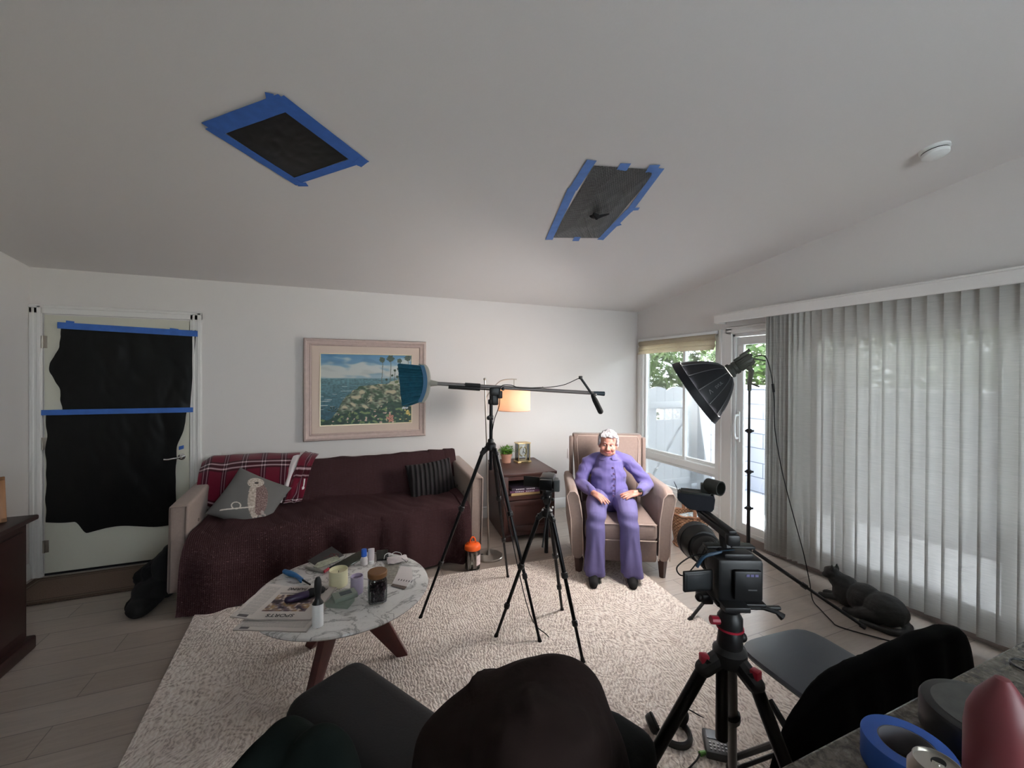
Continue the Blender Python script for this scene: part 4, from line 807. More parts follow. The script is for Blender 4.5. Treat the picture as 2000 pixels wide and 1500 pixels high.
# jar with orange lid on the floor
jc = V((1.0, 3.265, .012)); jj = thing('treat_jar', 'clear plastic jar with a bright orange looped lid on the floor by the sofa', 'jar', jc); T = Matrix.Translation(jc)
M().lathe([(.055, 0), (.060, .004), (.062, .05), (.060, .13), (.056, .155), (.05, .165), (.048, .165), (.054, .15), (.058, .05), (.056, .006), (0, .005)], T, 32).build('jar_body', m_jar, jj)
m_or = mat('orange_lid', (255, 104, 34), .4); M().lathe([(.052, .160), (.066, .160), (.067, .172), (.064, .19), (.055, .20), (.03, .206), (0, .207)], T, 32).build('lid', m_or, jj)
M().tube(spline([jc+V((-.022, 0, .198)), jc+V((-.02, 0, .23)), jc+V((-.006, 0, .252)), jc+V((.01, 0, .25)), jc+V((.022, 0, .228)), jc+V((.024, 0, .198))], 5), .006, 8).build('loop_handle', m_or, jj)
rd = random.Random(5); m_st = mat('pale_sticks', (188, 170, 160), .7, var=.2); 
for i in range(14):
    a = rd.uniform(0, 6.28); b = a+rd.uniform(-.9, .9); M().tube([jc+V((.042*cos(a), .042*sin(a), .012)), jc+V((.045*cos(b), .045*sin(b), .14))], .0055, 8).build('stick', m_st, jj)
M().grid(lambda u, v: jc+V((.0625*cos(-.35-u*1.0), .0625*sin(-.35-u*1.0), .04+v*.08)), 8, 4, thick=.0005).build('side_label', mat('white_red_label', (214, 196, 196), .5, var=.2, vs=40), jj)
# ================================================================ tripods and boom
m_alu = mat('anodised_black', (30, 30, 32), .3, .6)
def tripod(root, hub, feet, secs, r0, collar_m, foot_m, off=.045, red=None, body=.035):
    """legs of telescoping sections from the hub to each foot"""
    hub = V(hub)
    for fi, ft in enumerate(feet):
        ft = V(ft); h = V((ft.x-hub.x, ft.y-hub.y, 0)).normalized(); a = hub+h*off-V((0, 0, .012)); d = (ft-a); n = len(secs); t0 = 0; r = r0
        k = M(); cl = []; 
        for i, t1 in enumerate(secs): k.tube([a+d*t0, a+d*(t1)], r, 12); cl.append((t1, r)); t0 = t1; r *= .84
        leg = k.build('leg', m_alu, root)
        for t1, rr in cl[:-1]: p = a+d*t1; dd = d.normalized(); M().tube([p-dd*.016, p-dd*.012, p+dd*.012, p+dd*.018], [rr*1.15, rr*1.5, rr*1.5, rr*1.1], 12).box(p+h*rr*1.2, (rr*.8, rr*.8, .022), bev=.002).build('collar', collar_m, leg)
        dd = d.normalized(); M().tube([ft-dd*.03, ft-dd*.008, ft+V((0, 0, .001))], [r*1.3, r*1.75, r*1.3], 12).build('rubber_foot', foot_m, leg)
        k = M(); limb(k, [hub+h*.012, a+d*.03], [body*.55, r0*1.35], 10); k.build('leg_joint', red[fi] if red else m_blacksatin, root)
    M().lathe([(body*.6, -.03), (body, -.02), (body, .012), (body*.7, .025), (0, .026)], Matrix.Translation(hub), 20).build('hub', m_blacksatin, root)
# --- boom stand
bs = thing('light_stand', 'tall black tripod stand holding the broom and microphone across it', 'tripod', (.925, 2.637, .012)); HB = V((.930, 2.632, 1.118))
tripod(bs, HB, [(.476, 2.708, .012), (1.207, 3.001, .012), (1.093, 2.202, .012)], (.36, .68, 1.), .0125, m_blacksatin, m_rubber)
M().tube([HB+V((0, 0, -.02)), HB+V((.002, 0, .37))], .012, 12).tube([HB+V((0, 0, -.16)), HB], .011, 10).build('center_column', m_alu, bs)
for z, r, kx in ((.03, .020, 0), (.19, .017, -.02), (.295, .02, .018)):
    k = M().lathe([(r*.8, z-.015), (r, z-.01), (r, z+.012), (r*.8, z+.018)], Matrix.Translation(HB), 16)
    if kx: k.ball(HB+V((kx, -.01, z)), (.014, .014, .015), 10)
    k.build('column_lock', m_blacksatin, bs)
BB = at(850, 749, 2.70); BE = at(1180, 769, 2.93); bd = (BE-BB).normalized()
k = M(); cl = BB.lerp(BE, .335); k.box(cl+V((0, 0, -.03)), (.07, .045, .06), rz=-.2, bev=.01).box(cl+V((.0, -.0, -.085)), (.045, .04, .07), bev=.01).box(cl+V((.03, -.02, -.05)), (.03, .02, .05), bev=.006).ball(cl+V((.05, -.02, -.012)), .012, 8); k.build('boom_clamp', m_blacksatin, bs)
k = M().tube([BB.lerp(BE, .165), BB.lerp(BE, .25)], .018, 10).tube([BB.lerp(BE, .07)+V((0, -.015, -.017)), BB.lerp(BE, .245)+V((0, -.015, -.019))], .0125, 10).tube([BB.lerp(BE, .24)+V((0, -.012, -.018)), BB.lerp(BE, .33)+V((0, -.01, -.02))], .005, 8); k.build('counterbalance_bar', m_blacksatin, bs)
br = thing('broom', 'upturned household broom with teal bristles used as a boom pole across the stand', 'broom', BB)
M().tube([BB, BB.lerp(BE, .93)], .0125, 12).build('broom_handle', mat('grey_tube', (122, 116, 114), .45, .3), br)
k = M().tube([BB.lerp(BE, .93), BB.lerp(BE, 1.0)], [.0125, .016], 12); k.build('handle_grip', mat('dark_teal_grip', (34, 52, 62), .5), br)
uz = V((0, 0, 1)); uz = (uz-bd*uz.dot(bd)).normalized(); us = bd.cross(uz)
m_teal = mat('teal_bristle', (28, 84, 104), .6, var=.25, vs=40)
hc = BB+bd*-.03
k = M(); k.grid(lambda u, v: hc+bd*(.052*cos((u-.5)*pi*.98)**.8-.05-.0)+uz*(.128*sin((u-.5)*pi*.9)-.006)*(1-.0*v)+us*(v-.5)*.05*(.55+.45*cos((u-.5)*pi*.9))+bd*-.035*(abs(2*v-1)**3), 30, 12); k.solid(.012)
k.tube([hc+bd*.0, hc+bd*.045], [.022, .014], 12); k.build('head_cap', mat('grey_cap', (150, 148, 138), .5), br)
k = M(); rd = random.Random(11)
for i in range(330):
    u = rd.uniform(-1, 1); s = rd.uniform(-1, 1); b0 = hc+bd*(-.022-.028*u*u)+uz*(u*.112-.006)+us*s*.018; e = hc+bd*(-.188-.022*u+rd.uniform(-.004, .004))+uz*(u*.123-.024*(1-u)*.5-.012)+us*s*.034
    e2 = e if u > -.97 else e+bd*.02; k.tube([b0, b0.lerp(e2, .5)+us*rd.uniform(-.003, .003), e2], [.0034, .0034, .0030], 4)
k.build('bristles', m_teal, br); k = M()
k.grid(lambda u, v: hc+bd*(-.02-.028*(2*u-1)**2-.026*v)+uz*((2*u-1)*.118-.006)+us*.027, 24, 4).grid(lambda u, v: hc+bd*(-.02-.028*(2*u-1)**2-.026*v)+uz*((2*u-1)*.118-.006)-us*.027, 24, 4); k.build('bristle_collar', mat('blue_collar', (36, 92, 128), .5), br)
M().tube(spline([hc+uz*-.115+bd*.01, hc+uz*-.115+bd*.005+V((0, 0, -.05)), hc+uz*-.115+bd*.0+V((0, 0, -.088))], 5)+[hc+uz*-.115+bd*-.012+V((0, 0, -.09))], .0012, 5).build('hanging_thread', m_fleece, br)
# microphone
A = at(1134, 738, 2.9); B = at(1157, 771, 2.9); C_ = at(1174, 806, 2.9); mc = thing('shotgun_microphone', 'black shotgun microphone with foam windscreen pointing down at the end of the broom handle', 'microphone', B)
M().tube([A, A.lerp(B, .3), B], .0085, 12).build('mic_body', m_blackmetal, mc); k = M(); limb(k, [B.lerp(C_, .05), B.lerp(C_, .3), B.lerp(C_, .93)], [.014, .019, .0195], 16); k.build('foam_windscreen', mat('black_foam', (26, 26, 27), .95, bump=.6, bs=400), mc)
k = M().box(A+V((0, 0, .002)), (.022, .02, .022), bev=.003).box(B+V((.012, 0, .0)), (.03, .03, .02), bev=.004).tube([B+V((.0, 0, 0)), BB.lerp(BE, .955)], .007, 8); k.build('mic_mount', m_blacksatin, mc)
k = M().tube(spline([A, at(1128, 740, 2.9), at(1100, 752, 2.88), at(1065, 757, 2.87), at(1060, 756, 2.86), BB.lerp(BE, .6)+V((0, -.01, .016)), BB.lerp(BE, .48)+V((0, -.012, .005)), BB.lerp(BE, .42)+V((0, -.012, .02)), cl+V((.03, -.03, .0)), cl+V((.02, -.03, -.12)), HB+V((.012, -.016, .15)), HB+V((.012, -.02, -.02)), (1.0, 2.45, .6), (1.06, 2.28, .15), (1.16, 2.22, .02), (1.12, 2.0, .018), (1.2, 1.6, .018)], 6), .003, 6)
tag(k.build('microphone_cable', m_rubber, at=(1.1, 2.4, .02)), 'thin black cable running from the microphone down the boom stand to the rug', 'cable')
# --- small video tripod and camcorder
H2 = V((1.158, 2.250, .765)); vt = thing('camera_tripod', 'small black tripod under the camcorder in the middle of the rug', 'tripod', (1.16, 2.25, .012))
tripod(vt, H2, [(.864, 2.346, .012), (1.377, 2.446, .012), (1.235, 1.955, .012)], (.42, .74, 1.), .013, m_blacksatin, m_rubber)
M().tube([H2+V((-.004, 0, -.245)), H2+V((0, 0, .12))], .0125, 12).build('center_column', m_alu, vt)
k = M().lathe([(.018, .05), (.024, .06), (.024, .09), (.016, .1), (.028, .105), (.028, .125), (0, .125)], Matrix.Translation(H2), 16).box(H2+V((0, 0, .135)), (.06, .08, .018), bev=.004).ball(H2+V((-.03, .0, .09)), .014, 10).ball(H2+V((.034, -.01, .075)), .010, 10); k.build('tripod_head', m_blacksatin, vt)
M().tube([H2+V((.02, -.02, .115)), H2+V((-.02, -.05, .03)), H2+V((-.06, -.085, -.09)), H2+V((-.085, -.11, -.16))], [.005, .005, .006, .006], 8).build('pan_handle', m_blacksatin, vt)
k = M().ball(H2+V((.028, -.03, .155)), .011, 8).ball(H2+V((.03, -.012, .028)), .008, 8).ball(H2+V((-.035, -.01, .02)), .007, 8); k.build('chrome_knob', m_chrome, vt)
fv = V((.55, .835, 0)); rv = V((.835, -.55, 0)); RM = Matrix((rv, fv, V((0, 0, 1)))).transposed()
cmc = thing('camcorder', 'black camcorder with its side screen folded out, on the small tripod', 'camera', H2+V((0, 0, .145))); cc = H2+V((.0, .0, .182))
def lbx(k, c0, R, c, s, bev=.004): k.box(c0+R @ V(c), s, bev=bev, m=R); return k
k = M(); lbx(k, cc, RM, (0, .03, 0), (.085, .15, .075), .012); lbx(k, cc, RM, (.052, 0, -.005), (.03, .11, .05), .01); k.tube([cc+fv*.10, cc+fv*.135], [.034, .032], 20); k.build('camera_body', m_blacksatin, cmc)
k = M(); lbx(k, cc, RM, (.0, -.062, -.0), (.075, .035, .062), .005); k.build('battery', m_alu, cmc); k = M(); lbx(k, cc, RM, (.064, -.062, -.002), (.035, .03, .068), .006); k.build('hand_grip', mat('grey_strap', (74, 78, 80), .5), cmc)
k = M(); R2 = RM @ Matrix.Rotation(radians(-8), 3, 'Z'); lbx(k, cc, R2, (-.093, -.02, .0), (.10, .008, .062), .003); k.build('flip_screen', m_black, cmc)
# ================================================================ armchair
AC = thing('armchair', 'beige upholstered recliner armchair with tapered dark feet where the woman sits', 'armchair', (2.05, 2.71, 0), radians(-27)); m_ac = mat('beige_weave', (144, 125, 117), .9, var=.06, vs=50, bump=.25, bs=380, sheen=.2); m_acp = mat('beige_piping', (188, 168, 158), .8)
kw = dict(parent=AC, local=True)
def pipe(pts, par, r=.0045, closed=False, m=m_acp): return M().tube(pts, r, 6, closed=closed).build('piping', m, par, local=True)
def ac_arm(s):
    # scooped arm: rounded top that falls slightly outward, full-height front panel
    k = M(); xi, xo = (-.29, -.385) if s < 0 else (.285, .385); sg = -1 if s < 0 else 1
    def f(u, v):
        # v runs along the depth, u around the cross-section
        y = -.0+.72*v; top = .695-.03*sstep(0, 1, v)-.03*sstep(.12, 0, v); a = 2*pi*u; cx = (xi+xo)/2+sg*.01; hw = .052-.006*sstep(.1, 0, v)
        q = (abs(cos(a))**4+abs(sin(a))**4)**-.25; x = cx+hw*cos(a)*q; zt = top if sin(a) > 0 else .135; z = (top+.135)/2+(top-.135)/2*sin(a)*q*1.0
        x += sg*(.035*sstep(.45, .70, z)) - sg*.012*sstep(.3, .13, z); return (x, y, min(z, top))
    k.grid(f, 40, 20, cu=True); k.b.verts.ensure_lookup_table()
    for end in (0, 19): vs = [k.b.verts[i*20+end] for i in range(40)]; k.b.faces.new(vs if end else vs[::-1])
    q = k.build('armrest', m_ac, **kw); cx = (xi+xo)/2+sg*.01
    pipe([(cx-.043-sg*.012, -.003, .14), (cx-.045, -.003, .45), (cx-.046+sg*.03, -.003, .63), (cx-.02+sg*.035, -.003, .665), (cx+.02+sg*.035, -.003, .667), (cx+.046+sg*.03, -.003, .63), (cx+.045, -.003, .45), (cx+.043-sg*.012, -.003, .14)], q)
ac_arm(-1); ac_arm(1)
k = M().box((0, .36, .20), (.57, .70, .17), bev=.02); k.build('base', m_ac, **kw)
k = M(); k.grid(lambda u, v: (0, 0, 0), 2, 2); k.b.clear()
k.box((0, .27, .36), (.565, .58, .15), bev=.04, seg=4); q = k.build('seat_cushion', m_ac, **kw); pipe([(-.275, -.018, .425), (.275, -.018, .425)], q); pipe([(-.275, -.018, .297), (.275, -.018, .297)], q)
k = M(); k.box((0, 0, 0), (1, 1, 1))
for v in k.b.verts:
    zz = 1.035 if v.co.z > 0 else .40; hw = .325 if v.co.z > 0 else .285; y0 = .66 if v.co.z > 0 else .52; v.co = V(((-hw if v.co.x < 0 else hw)-.015, y0 if v.co.y < 0 else y0+.11, zz))
bmesh.ops.subdivide_edges(k.b, edges=k.b.edges[:], cuts=6, use_grid_fill=True)
for v in k.b.verts: v.co.y -= .03*max(0, 1-((v.co.x+.015)/.3)**2)*max(0, 1-((v.co.z-.72)/.34)**2)
bmesh.ops.bevel(k.b, geom=[e for e in k.b.edges if len(e.link_faces) == 2 and e.calc_face_angle(0) > .9], offset=.022, segments=3, profile=.5, affect='EDGES'); q = k.build('backrest', m_ac, **kw)
pipe([(-.262, .508, .44), (-.303, .645, .98), (-.290, .655, 1.018), (.262, .655, 1.018), (.275, .645, .98), (.235, .508, .44)], q)
k = M(); k.box((-.352, .68, .70), (.035, .09, .62), bev=.012).box((.322, .68, .70), (.035, .09, .62), bev=.012); k.build('back_wing', m_ac, **kw)
for sx in (-.325, .33):
    for y in (.03, .62): M().prism([(sx-.018, y-.018, 0), (sx+.018, y-.018, 0), (sx+.018, y+.018, 0), (sx-.018, y+.018, 0)], (0, 0, .001)).tube([(sx, y, 0), (sx, y, .135)], [.024, .038], 4).build('foot', m_darkwood, **kw)
# ================================================================ the seated woman (frame of the armchair: x right, y back)
PN = thing('person', 'smiling person in a lilac cardigan and trousers seated in the beige armchair, hands on lap', 'person', (2.05, 2.71, .43), radians(-27))
PM = Matrix.Translation((0, 0, -.43)); kp = dict(parent=PN, local=True)
m_skin = NT('skin'); m_skin.set('Base Color', m_skin.mix(m_skin.noise(m_skin.pos(), 26, 3), (176, 120, 106), (202, 148, 132))); m_skin.set('Roughness', .5); m_skin.set('Subsurface Weight', .12); m_skin.set('Subsurface Radius', (.02, .008, .004)); m_skin.set('Subsurface Scale', .3); m_skin = m_skin.m
m_lil = mat('lilac_knit', (102, 93, 150), .9, var=.05, vs=20, bump=.3, bs=500, sheen=.2); m_trou = mat('lilac_twill', (106, 99, 148), .85, var=.04, vs=12, bump=.2, bs=500)
HD = V((-.052, .35, .993)); fdir = V((-.16, -.98, -.08)).normalized(); sdir = V((.985, -.16, .02)).normalized(); udir = sdir.cross(fdir); udir = udir if udir.z > 0 else -udir; tilt = Matrix.Rotation(radians(-4), 3, fdir); sdir = tilt @ sdir; udir = tilt @ udir
HM = Matrix((sdir, fdir, udir)).transposed()      # local head axes: x right, y forward, z up
def hp(x, y, z): return HD+HM @ V((x, y, z))
k = M(); T4 = HM.to_4x4()
k.ball(hp(0, -.008, .028), (.072, .088, .082), 24, T4).ball(hp(0, .022, -.028), (.065, .063, .068), 20, T4).ball(hp(0, .036, -.074), (.044, .034, .027), 14, T4)       # skull, face, chin
for s in (-1, 1): k.ball(hp(s*.038, .056, -.026), (.027, .023, .023), 12, T4).ball(hp(s*.037, .030, -.060), (.030, .034, .028), 12, T4).ball(hp(s*.073, -.004, -.012), (.010, .018, .030), 10, T4)
limb(k, [hp(0, .078, .012), hp(0, .098, -.026)], [.0085, .0125], 10); k.ball(hp(-.012, .084, -.03), .0085, 8).ball(hp(.012, .084, -.03), .0085, 8)
limb(k, [hp(-.034, .068, .022), hp(0, .078, .019), hp(.034, .068, .022)], [.008, .009, .008], 8)                  # brow
limb(k, [hp(0, -.01, -.05), V((-.045, .395, .86))], [.048, .056], 14)
body_pts = [V((-.045, .40, .83)), V((-.045, .39, .70)), V((-.045, .35, .56))]
limb(k, body_pts, [.085, .11, .12], 16); limb(k, [V((-.20, .42, .82)), V((.11, .42, .83))], [.042, .042], 12)
SR, ER, WR = V((-.225, .415, .81)), V((-.292, .35, .645)), V((-.205, .125, .628)); SL_, EL, WL = V((.140, .415, .825)), V((.285, .35, .648)), V((.170, .135, .636))
limb(k, [SR, ER, WR], [.036, .034, .024], 12); limb(k, [SL_, EL, WL], [.036, .034, .024], 12)
def hand(k, w, dirv, side, palm_n, curl=.35, L=.17):
    d = dirv.normalized(); n = palm_n.normalized(); n = (n-d*n.dot(d)).normalized(); s = d.cross(n)*side; pc_ = w+d*.05
    R = Matrix((s, d, n)).transposed().to_4x4(); k.ball(pc_+d*.008, (.038, .048, .016), 14, R); limb(k, [w, pc_], [.024, .026], 10)
    for i, (off, ln, sp) in enumerate(((-.028, .060, -.16), (-.010, .070, -.04), (.010, .066, .06), (.028, .052, .18))):
        p = pc_+d*.044+s*off; f = (d+s*sp).normalized(); pts = [p-d*.02, p]; 
        for j in range(3): f = (f-n*curl*(.35 if j == 0 else .55)).normalized(); p = p+f*ln*(.45, .32, .25)[j]; pts.append(p)
        limb(k, pts, [.0105, .0105, .0098, .0088, .0076], 8)
    p = w+d*.025-s*.026; f = (d*.75-s*.65-n*.25).normalized(); p2 = p+f*.038; f2 = (d*.93-s*.25-n*.3).normalized(); limb(k, [w+d*.01, p, p2, p2+f2*.03], [.014, .0125, .011, .009], 8)
hand(k, WR, V((.60, -.78, -.24)), 1, V((.15, -.25, .95)), .30); hand(k, WL, V((-.90, -.38, -.10)), -1, V((-.05, -.3, .95)), .28)
for a, b, c, d in (((-.135, .33, .545), (-.197, -.01, .475), (-.215, -.110, .066), (-.235, -.205, .040)), ((.045, .33, .545), (.050, .0, .485), (.070, -.105, .066), (.052, -.195, .036))): limb(k, [a, b, c], [.07, .05, .036], 14); limb(k, [c, d], [.034, .028], 12)
def facedisp(p, n):
    q = HM.transposed() @ (p-HD); dd = 0.
    if q.y > .02:
        for s in (-1, 1): dd -= .0085*exp(-(((q.x-s*.029)/.014)**2+((q.z-.006)/.0095)**2)); dd += .003*exp(-(((q.x-s*.036)/.016)**2+((q.z+.034)/.014)**2)); dd -= .003*exp(-((((abs(q.x)-.034)*.8+(q.z+.05)*.35)/.005)**2+((q.z+.048)/.02)**2))
        dd -= .0045*exp(-((q.x/.026)**2+((q.z+.0535-.006*(q.x/.026)**2)/.0042)**2))
    return n*dd
k.b.transform(PM)
HDL = HD.copy(); HD = HD+V((0, 0, -.43)); organic(k, 'body', m_skin, .0042, 3, .5, disp=facedisp, **kp); HD = HDL
def P_build(k, name, m, par=PN, **q): k.b.transform(PM); return k.build(name, m, par, local=True, **q)
def P_org(k, name, m, vox, it, disp=None): k.b.transform(PM); return organic(k, name, m, vox, it, disp=disp, **kp)
k = M(); [k.ball(hp(s*.029, .0665, .006), .0105, 14) for s in (-1, 1)]; P_build(k, 'eyes', mat('eye_white', (206, 196, 190), .2)); k = M(); [k.ball(hp(s*.029-.001, .0755, .006), (.0048, .0035, .0048), 10, T4) for s in (-1, 1)]; P_build(k, 'irises', mat('grey_blue_iris', (58, 66, 78), .2))
k = M()
for s in (-1, 1): k.tube([hp(s*.042, .066, .009), hp(s*.036, .0765, .0145), hp(s*.028, .0795, .0155), hp(s*.017, .075, .010)], [.002, .003, .003, .002], 6)
P_build(k, 'eyelids', mat('eyelid_skin', (176, 112, 100), .5)); k = M()
for s in (-1, 1): k.tube([hp(s*.046, .062, .026), hp(s*.034, .076, .0315), hp(s*.018, .081, .028)], [.0018, .003, .0022], 6)
P_build(k, 'eyebrows', mat('pale_brow', (168, 150, 146), .9)); k = M(); k.tube([hp(-.031, .078, -.044), hp(-.017, .083, -.0545), hp(0, .0845, -.0590), hp(.017, .083, -.0545), hp(.031, .078, -.044)], [.002, .0042, .0048, .0042, .002], 8).tube([hp(-.030, .078, -.0435), hp(-.014, .0845, -.0495), hp(0, .086, -.0515), hp(.014, .0845, -.0495), hp(.030, .078, -.0435)], [.0016, .0028, .003, .0028, .0016], 8); P_build(k, 'lips', mat('lips', (176, 88, 86), .4))
k = M(); k.tube([hp(-.020, .0835, -.0505), hp(0, .0865, -.0552), hp(.020, .0835, -.0505)], [.0015, .0026, .0015], 6); P_build(k, 'teeth', mat('teeth', (226, 216, 204), .3))
k = M(); rd = random.Random(4)
for i in range(150):
    a = rd.uniform(0, 2*pi); el = rd.uniform(-.35, 1.55); x, y, z = cos(a)*cos(el), sin(a)*cos(el), sin(el)
    if y > .25 and z < .62: continue
    if y > .05 and z < .0: continue
    k.ball(hp(x*.078, -.014+y*.088, .026+z*.084), rd.uniform(.012, .020), 8)
k.ball(hp(0, -.026, .034), (.076, .082, .084), 20, T4)
for s in (-1, 1): k.ball(hp(s*.074, .010, .030), (.016, .034, .036), 12, T4).ball(hp(s*.078, -.010, .0), (.013, .026, .026), 10, T4)
for i in range(9): x = (i-4)*.012; k.tube([hp(x*.8, .030, .110), hp(x*1.25+.006, .064, .092), hp(x*1.5+.008, .074, .076-.004*(i % 3))], [.013, .012, .008], 8)
hair_w = NT('white_hair'); hair_w.set('Base Color', hair_w.mix(hair_w.noise(hair_w.pos(scale=(1, 1, .4)), 110, 4), (128, 124, 130), (190, 187, 190))); hair_w.set('Roughness', .6); hair_w.bump(hair_w.noise(hair_w.pos(), 130, 4), .6, .004)
P_org(k, 'hair', hair_w.m, .0045, 2, disp=lambda p, n: n*.004*nz(p.x*70, p.y*70, p.z*55))
# cardigan
k = M(); limb(k, [V((-.045, .405, .845)), V((-.045, .395, .80)), V((-.047, .37, .70)), V((-.047, .345, .60)), V((-.047, .34, .545))], [.075, .128, .148, .158, .150], 24)
k.ball((-.047, .335, .730), (.150, .095, .10), 18).ball((-.047, .31, .62), (.152, .105, .095), 18)
limb(k, [V((-.12, .42, .855)), SR+V((.01, 0, .005)), SR.lerp(ER, .5)+V((-.004, 0, 0)), ER, ER.lerp(WR, .45)+V((0, 0, -.004)), WR+(ER-WR)*.10], [.058, .060, .057, .054, .050, .038], 16)
limb(k, [V((.03, .42, .865)), SL_+V((-.01, 0, .005)), SL_.lerp(EL, .5)+V((.004, 0, 0)), EL, EL.lerp(WL, .45)+V((0, 0, -.004)), WL+(EL-WL)*.14], [.058, .059, .057, .055, .050, .040], 16)
def fold(p, n):
    p = p+V((0, 0, .43)); f = .0
    if abs(p.x+.05) < .19 and p.y < .36: f += .006*sin(p.z*62+2.5*nz(p.x*5, 0, 1)+p.x*9)*(.35+.65*sstep(.86, .58, p.z))*(.5+.5*abs(nz(p.x*6, p.z*5, 3))*2)
    f += .006*nz(p.x*14, p.y*14, p.z*24)+.004*sin(p.z*90+p.x*20)*(1 if abs(p.x+.05) > .2 else .2)
    return n*f
P_org(k, 'cardigan', m_lil, .006, 3, disp=fold)
def front(z): return V((-.045, 0, z))   # buttons down the centre front
k = M(); bpos = [(-.030, .292, .845), (-.026, .262, .805), (-.022, .226, .762), (-.022, .212, .722), (-.026, .193, .672), (-.030, .183, .632), (-.030, .186, .588)]
for b in bpos: k.lathe([(.0105, 0), (.0105, .003), (.008, .0045), (0, .003)], Matrix.Translation(V(b)+V((0, -.006, 0))) @ Matrix.Rotation(radians(90), 4, 'X'), 14)
P_build(k, 'buttons', mat('purple_button', (84, 62, 104), .35))
k = M(); k.tube([V(b)+V((.018, .004, 0)) for b in bpos], [.003]*7, 6); P_build(k, 'placket_edge', m_lil)
for s in (-1, 1):
    k = M(); k.grid(lambda u, v: V((-.046, .345, .885))+V((s*(.012+.058*sin(u*pi*.62)+.030*v*sin(u*pi*.5+.3)), .058*cos(pi*(1-u*.98))*1.0-.028*v*u, .010-.030*v-.030*u*u)), 16, 8, thick=.005); P_build(k, 'collar', m_lil)
# trousers with flared hems
k = M(); limb(k, [V((-.105, .33, .545)), V((0.01, .33, .545))], [.118, .118], 16)
TR = ([(-.125, .33, .545), (-.175, .13, .525), (-.197, -.012, .475), (-.205, -.045, .40), (-.207, -.078, .25), (-.215, -.10, .13), (-.218, -.108, .09)], [.100, .088, .076, .073, .070, .078, .084]); TL2 = ([(.04, .33, .545), (.062, .13, .53), (.052, -.008, .485), (.058, -.040, .40), (.062, -.072, .25), (.068, -.10, .13), (.070, -.104, .085)], [.100, .090, .078, .075, .072, .081, .087])
def creased(p, n): p = p+V((0, 0, .43)); return n*(.006*nz(p.x*9, p.y*9, p.z*7)+.008*sin(math.atan2(p.y+.09, p.x+(.21 if p.x < -.07 else -.065))*5)*sstep(.42, .15, p.z)+.005*sin(p.z*60+p.x*18)*exp(-((p.z-.46)/.05)**2))
limb(k, *TR, 20); limb(k, *TL2, 20); k.b.transform(PM); o_tr = organic(k, 'trousers', m_trou, .006, 3, disp=creased, **kp)
bmt = bmesh.new(); bmt.from_mesh(o_tr.data); bmesh.ops.bisect_plane(bmt, geom=bmt.verts[:]+bmt.edges[:]+bmt.faces[:], plane_co=(0, 0, .075-.43), plane_no=(0, 0, -1), clear_outer=True); bmt.to_mesh(o_tr.data); bmt.free()
m_sock = mat('black_sock', (18, 18, 20), .9, bump=.3, bs=200)
for a, b, c in (((-.217, -.112, .14), (-.222, -.122, .06), (-.238, -.225, .043)), ((.070, -.108, .14), (.066, -.118, .06), (.052, -.215, .043))): k = M(); limb(k, [V(a)+V((0, .01, .03)), b], [.042, .042], 14); limb(k, [b, V(b).lerp(V(c), .5), c], [.040, .040, .032], 14); k.ball(V(b)+V((.003, -.012, .035)), .046, 12); P_org(k, 'sock', m_sock, .006, 3)
wdir = (EL-WL).normalized(); wb = WL+wdir*.004; q = wb; k = M(); e1 = wdir.orthogonal().normalized(); e2 = wdir.cross(e1)
k.tube([q+wdir*.0+(e1*cos(a*pi/10)+e2*sin(a*pi/10))*.0285 for a in range(20)], .008, 6, closed=True, flat=.4); k.box(q+V((.0, -.02, .022)), (.032, .034, .010), bev=.004, m=basis(V((0, -.55, .8))).to_3x3()); P_build(k, 'wrist_watch', m_rubber)
# ================================================================ wicker basket
bkc = V((3.03, 2.98, 0)); bk_ = thing('wicker_basket', 'brown wicker basket with a tall hoop handle on the floor beside the armchair', 'basket', bkc, radians(-22))
t = NT('wicker'); g = t.pos(); s3 = t.n('SeparateXYZ'); t.l(g, s3.inputs[0]); an = t.math('ARCTAN2', s3.outputs[1], s3.outputs[0]); row = t.math('SINE', t.math('MULTIPLY', s3.outputs[2], 420.)); colm = t.math('SINE', t.math('ADD', t.math('MULTIPLY', an, 26.), t.math('MULTIPLY', t.math('ROUND', t.math('MULTIPLY', s3.outputs[2], 67.)), 3.1416)))
hh = t.math('MULTIPLY', t.math('ADD', t.math('MULTIPLY', row, .6), colm), .5); t.set('Base Color', t.ramp(t.math('ADD', t.math('MULTIPLY', hh, .5), .5), [(0, (74, 46, 30)), (.45, (142, 100, 72)), (1, (190, 150, 118))])); t.set('Roughness', .6); t.bump(hh, 1., .006); m_wick = t.m
def bas(u, z, r=0.):
    a = 2*pi*u; q = (abs(cos(a))**3.2+abs(sin(a))**3.2)**(-1/3.2); s = .76+.24*sstep(0, .30, z); return V(((.165*s+r)*cos(a)*q, (.125*s+r)*sin(a)*q, z+.02*cos(a)**2*(z/.30)**3))
k = M(); k.grid(lambda u, v: bas(u, .0+v*.30), 120, 60, cu=True, thick=.008); 
for v in k.b.verts: a = math.atan2(v.co.y, v.co.x); v.co *= 1; v.co.x *= 1+.018*sin(v.co.z*420)*(1 if int((a+pi)*4.1) % 2 else -1); v.co.y *= 1+.018*sin(v.co.z*420)*(1 if int((a+pi)*4.1) % 2 else -1)
k.build('basket_body', m_wick, bk_, local=True); m_cane = mat('bent_cane', (150, 106, 80), .5, var=.15, vs=30)
k = M(); [k.tube([bas((i+j*.5)/40, zz, .004+.006*sin(i*pi/2*(1 if j else -1)))+V((0, 0, .005*cos(i*pi/2))) for i in range(40)], .007, 6, closed=True) for j in (0, 1) for zz in (.302, .012)]; k.build('braided_rim', m_cane, bk_, local=True)
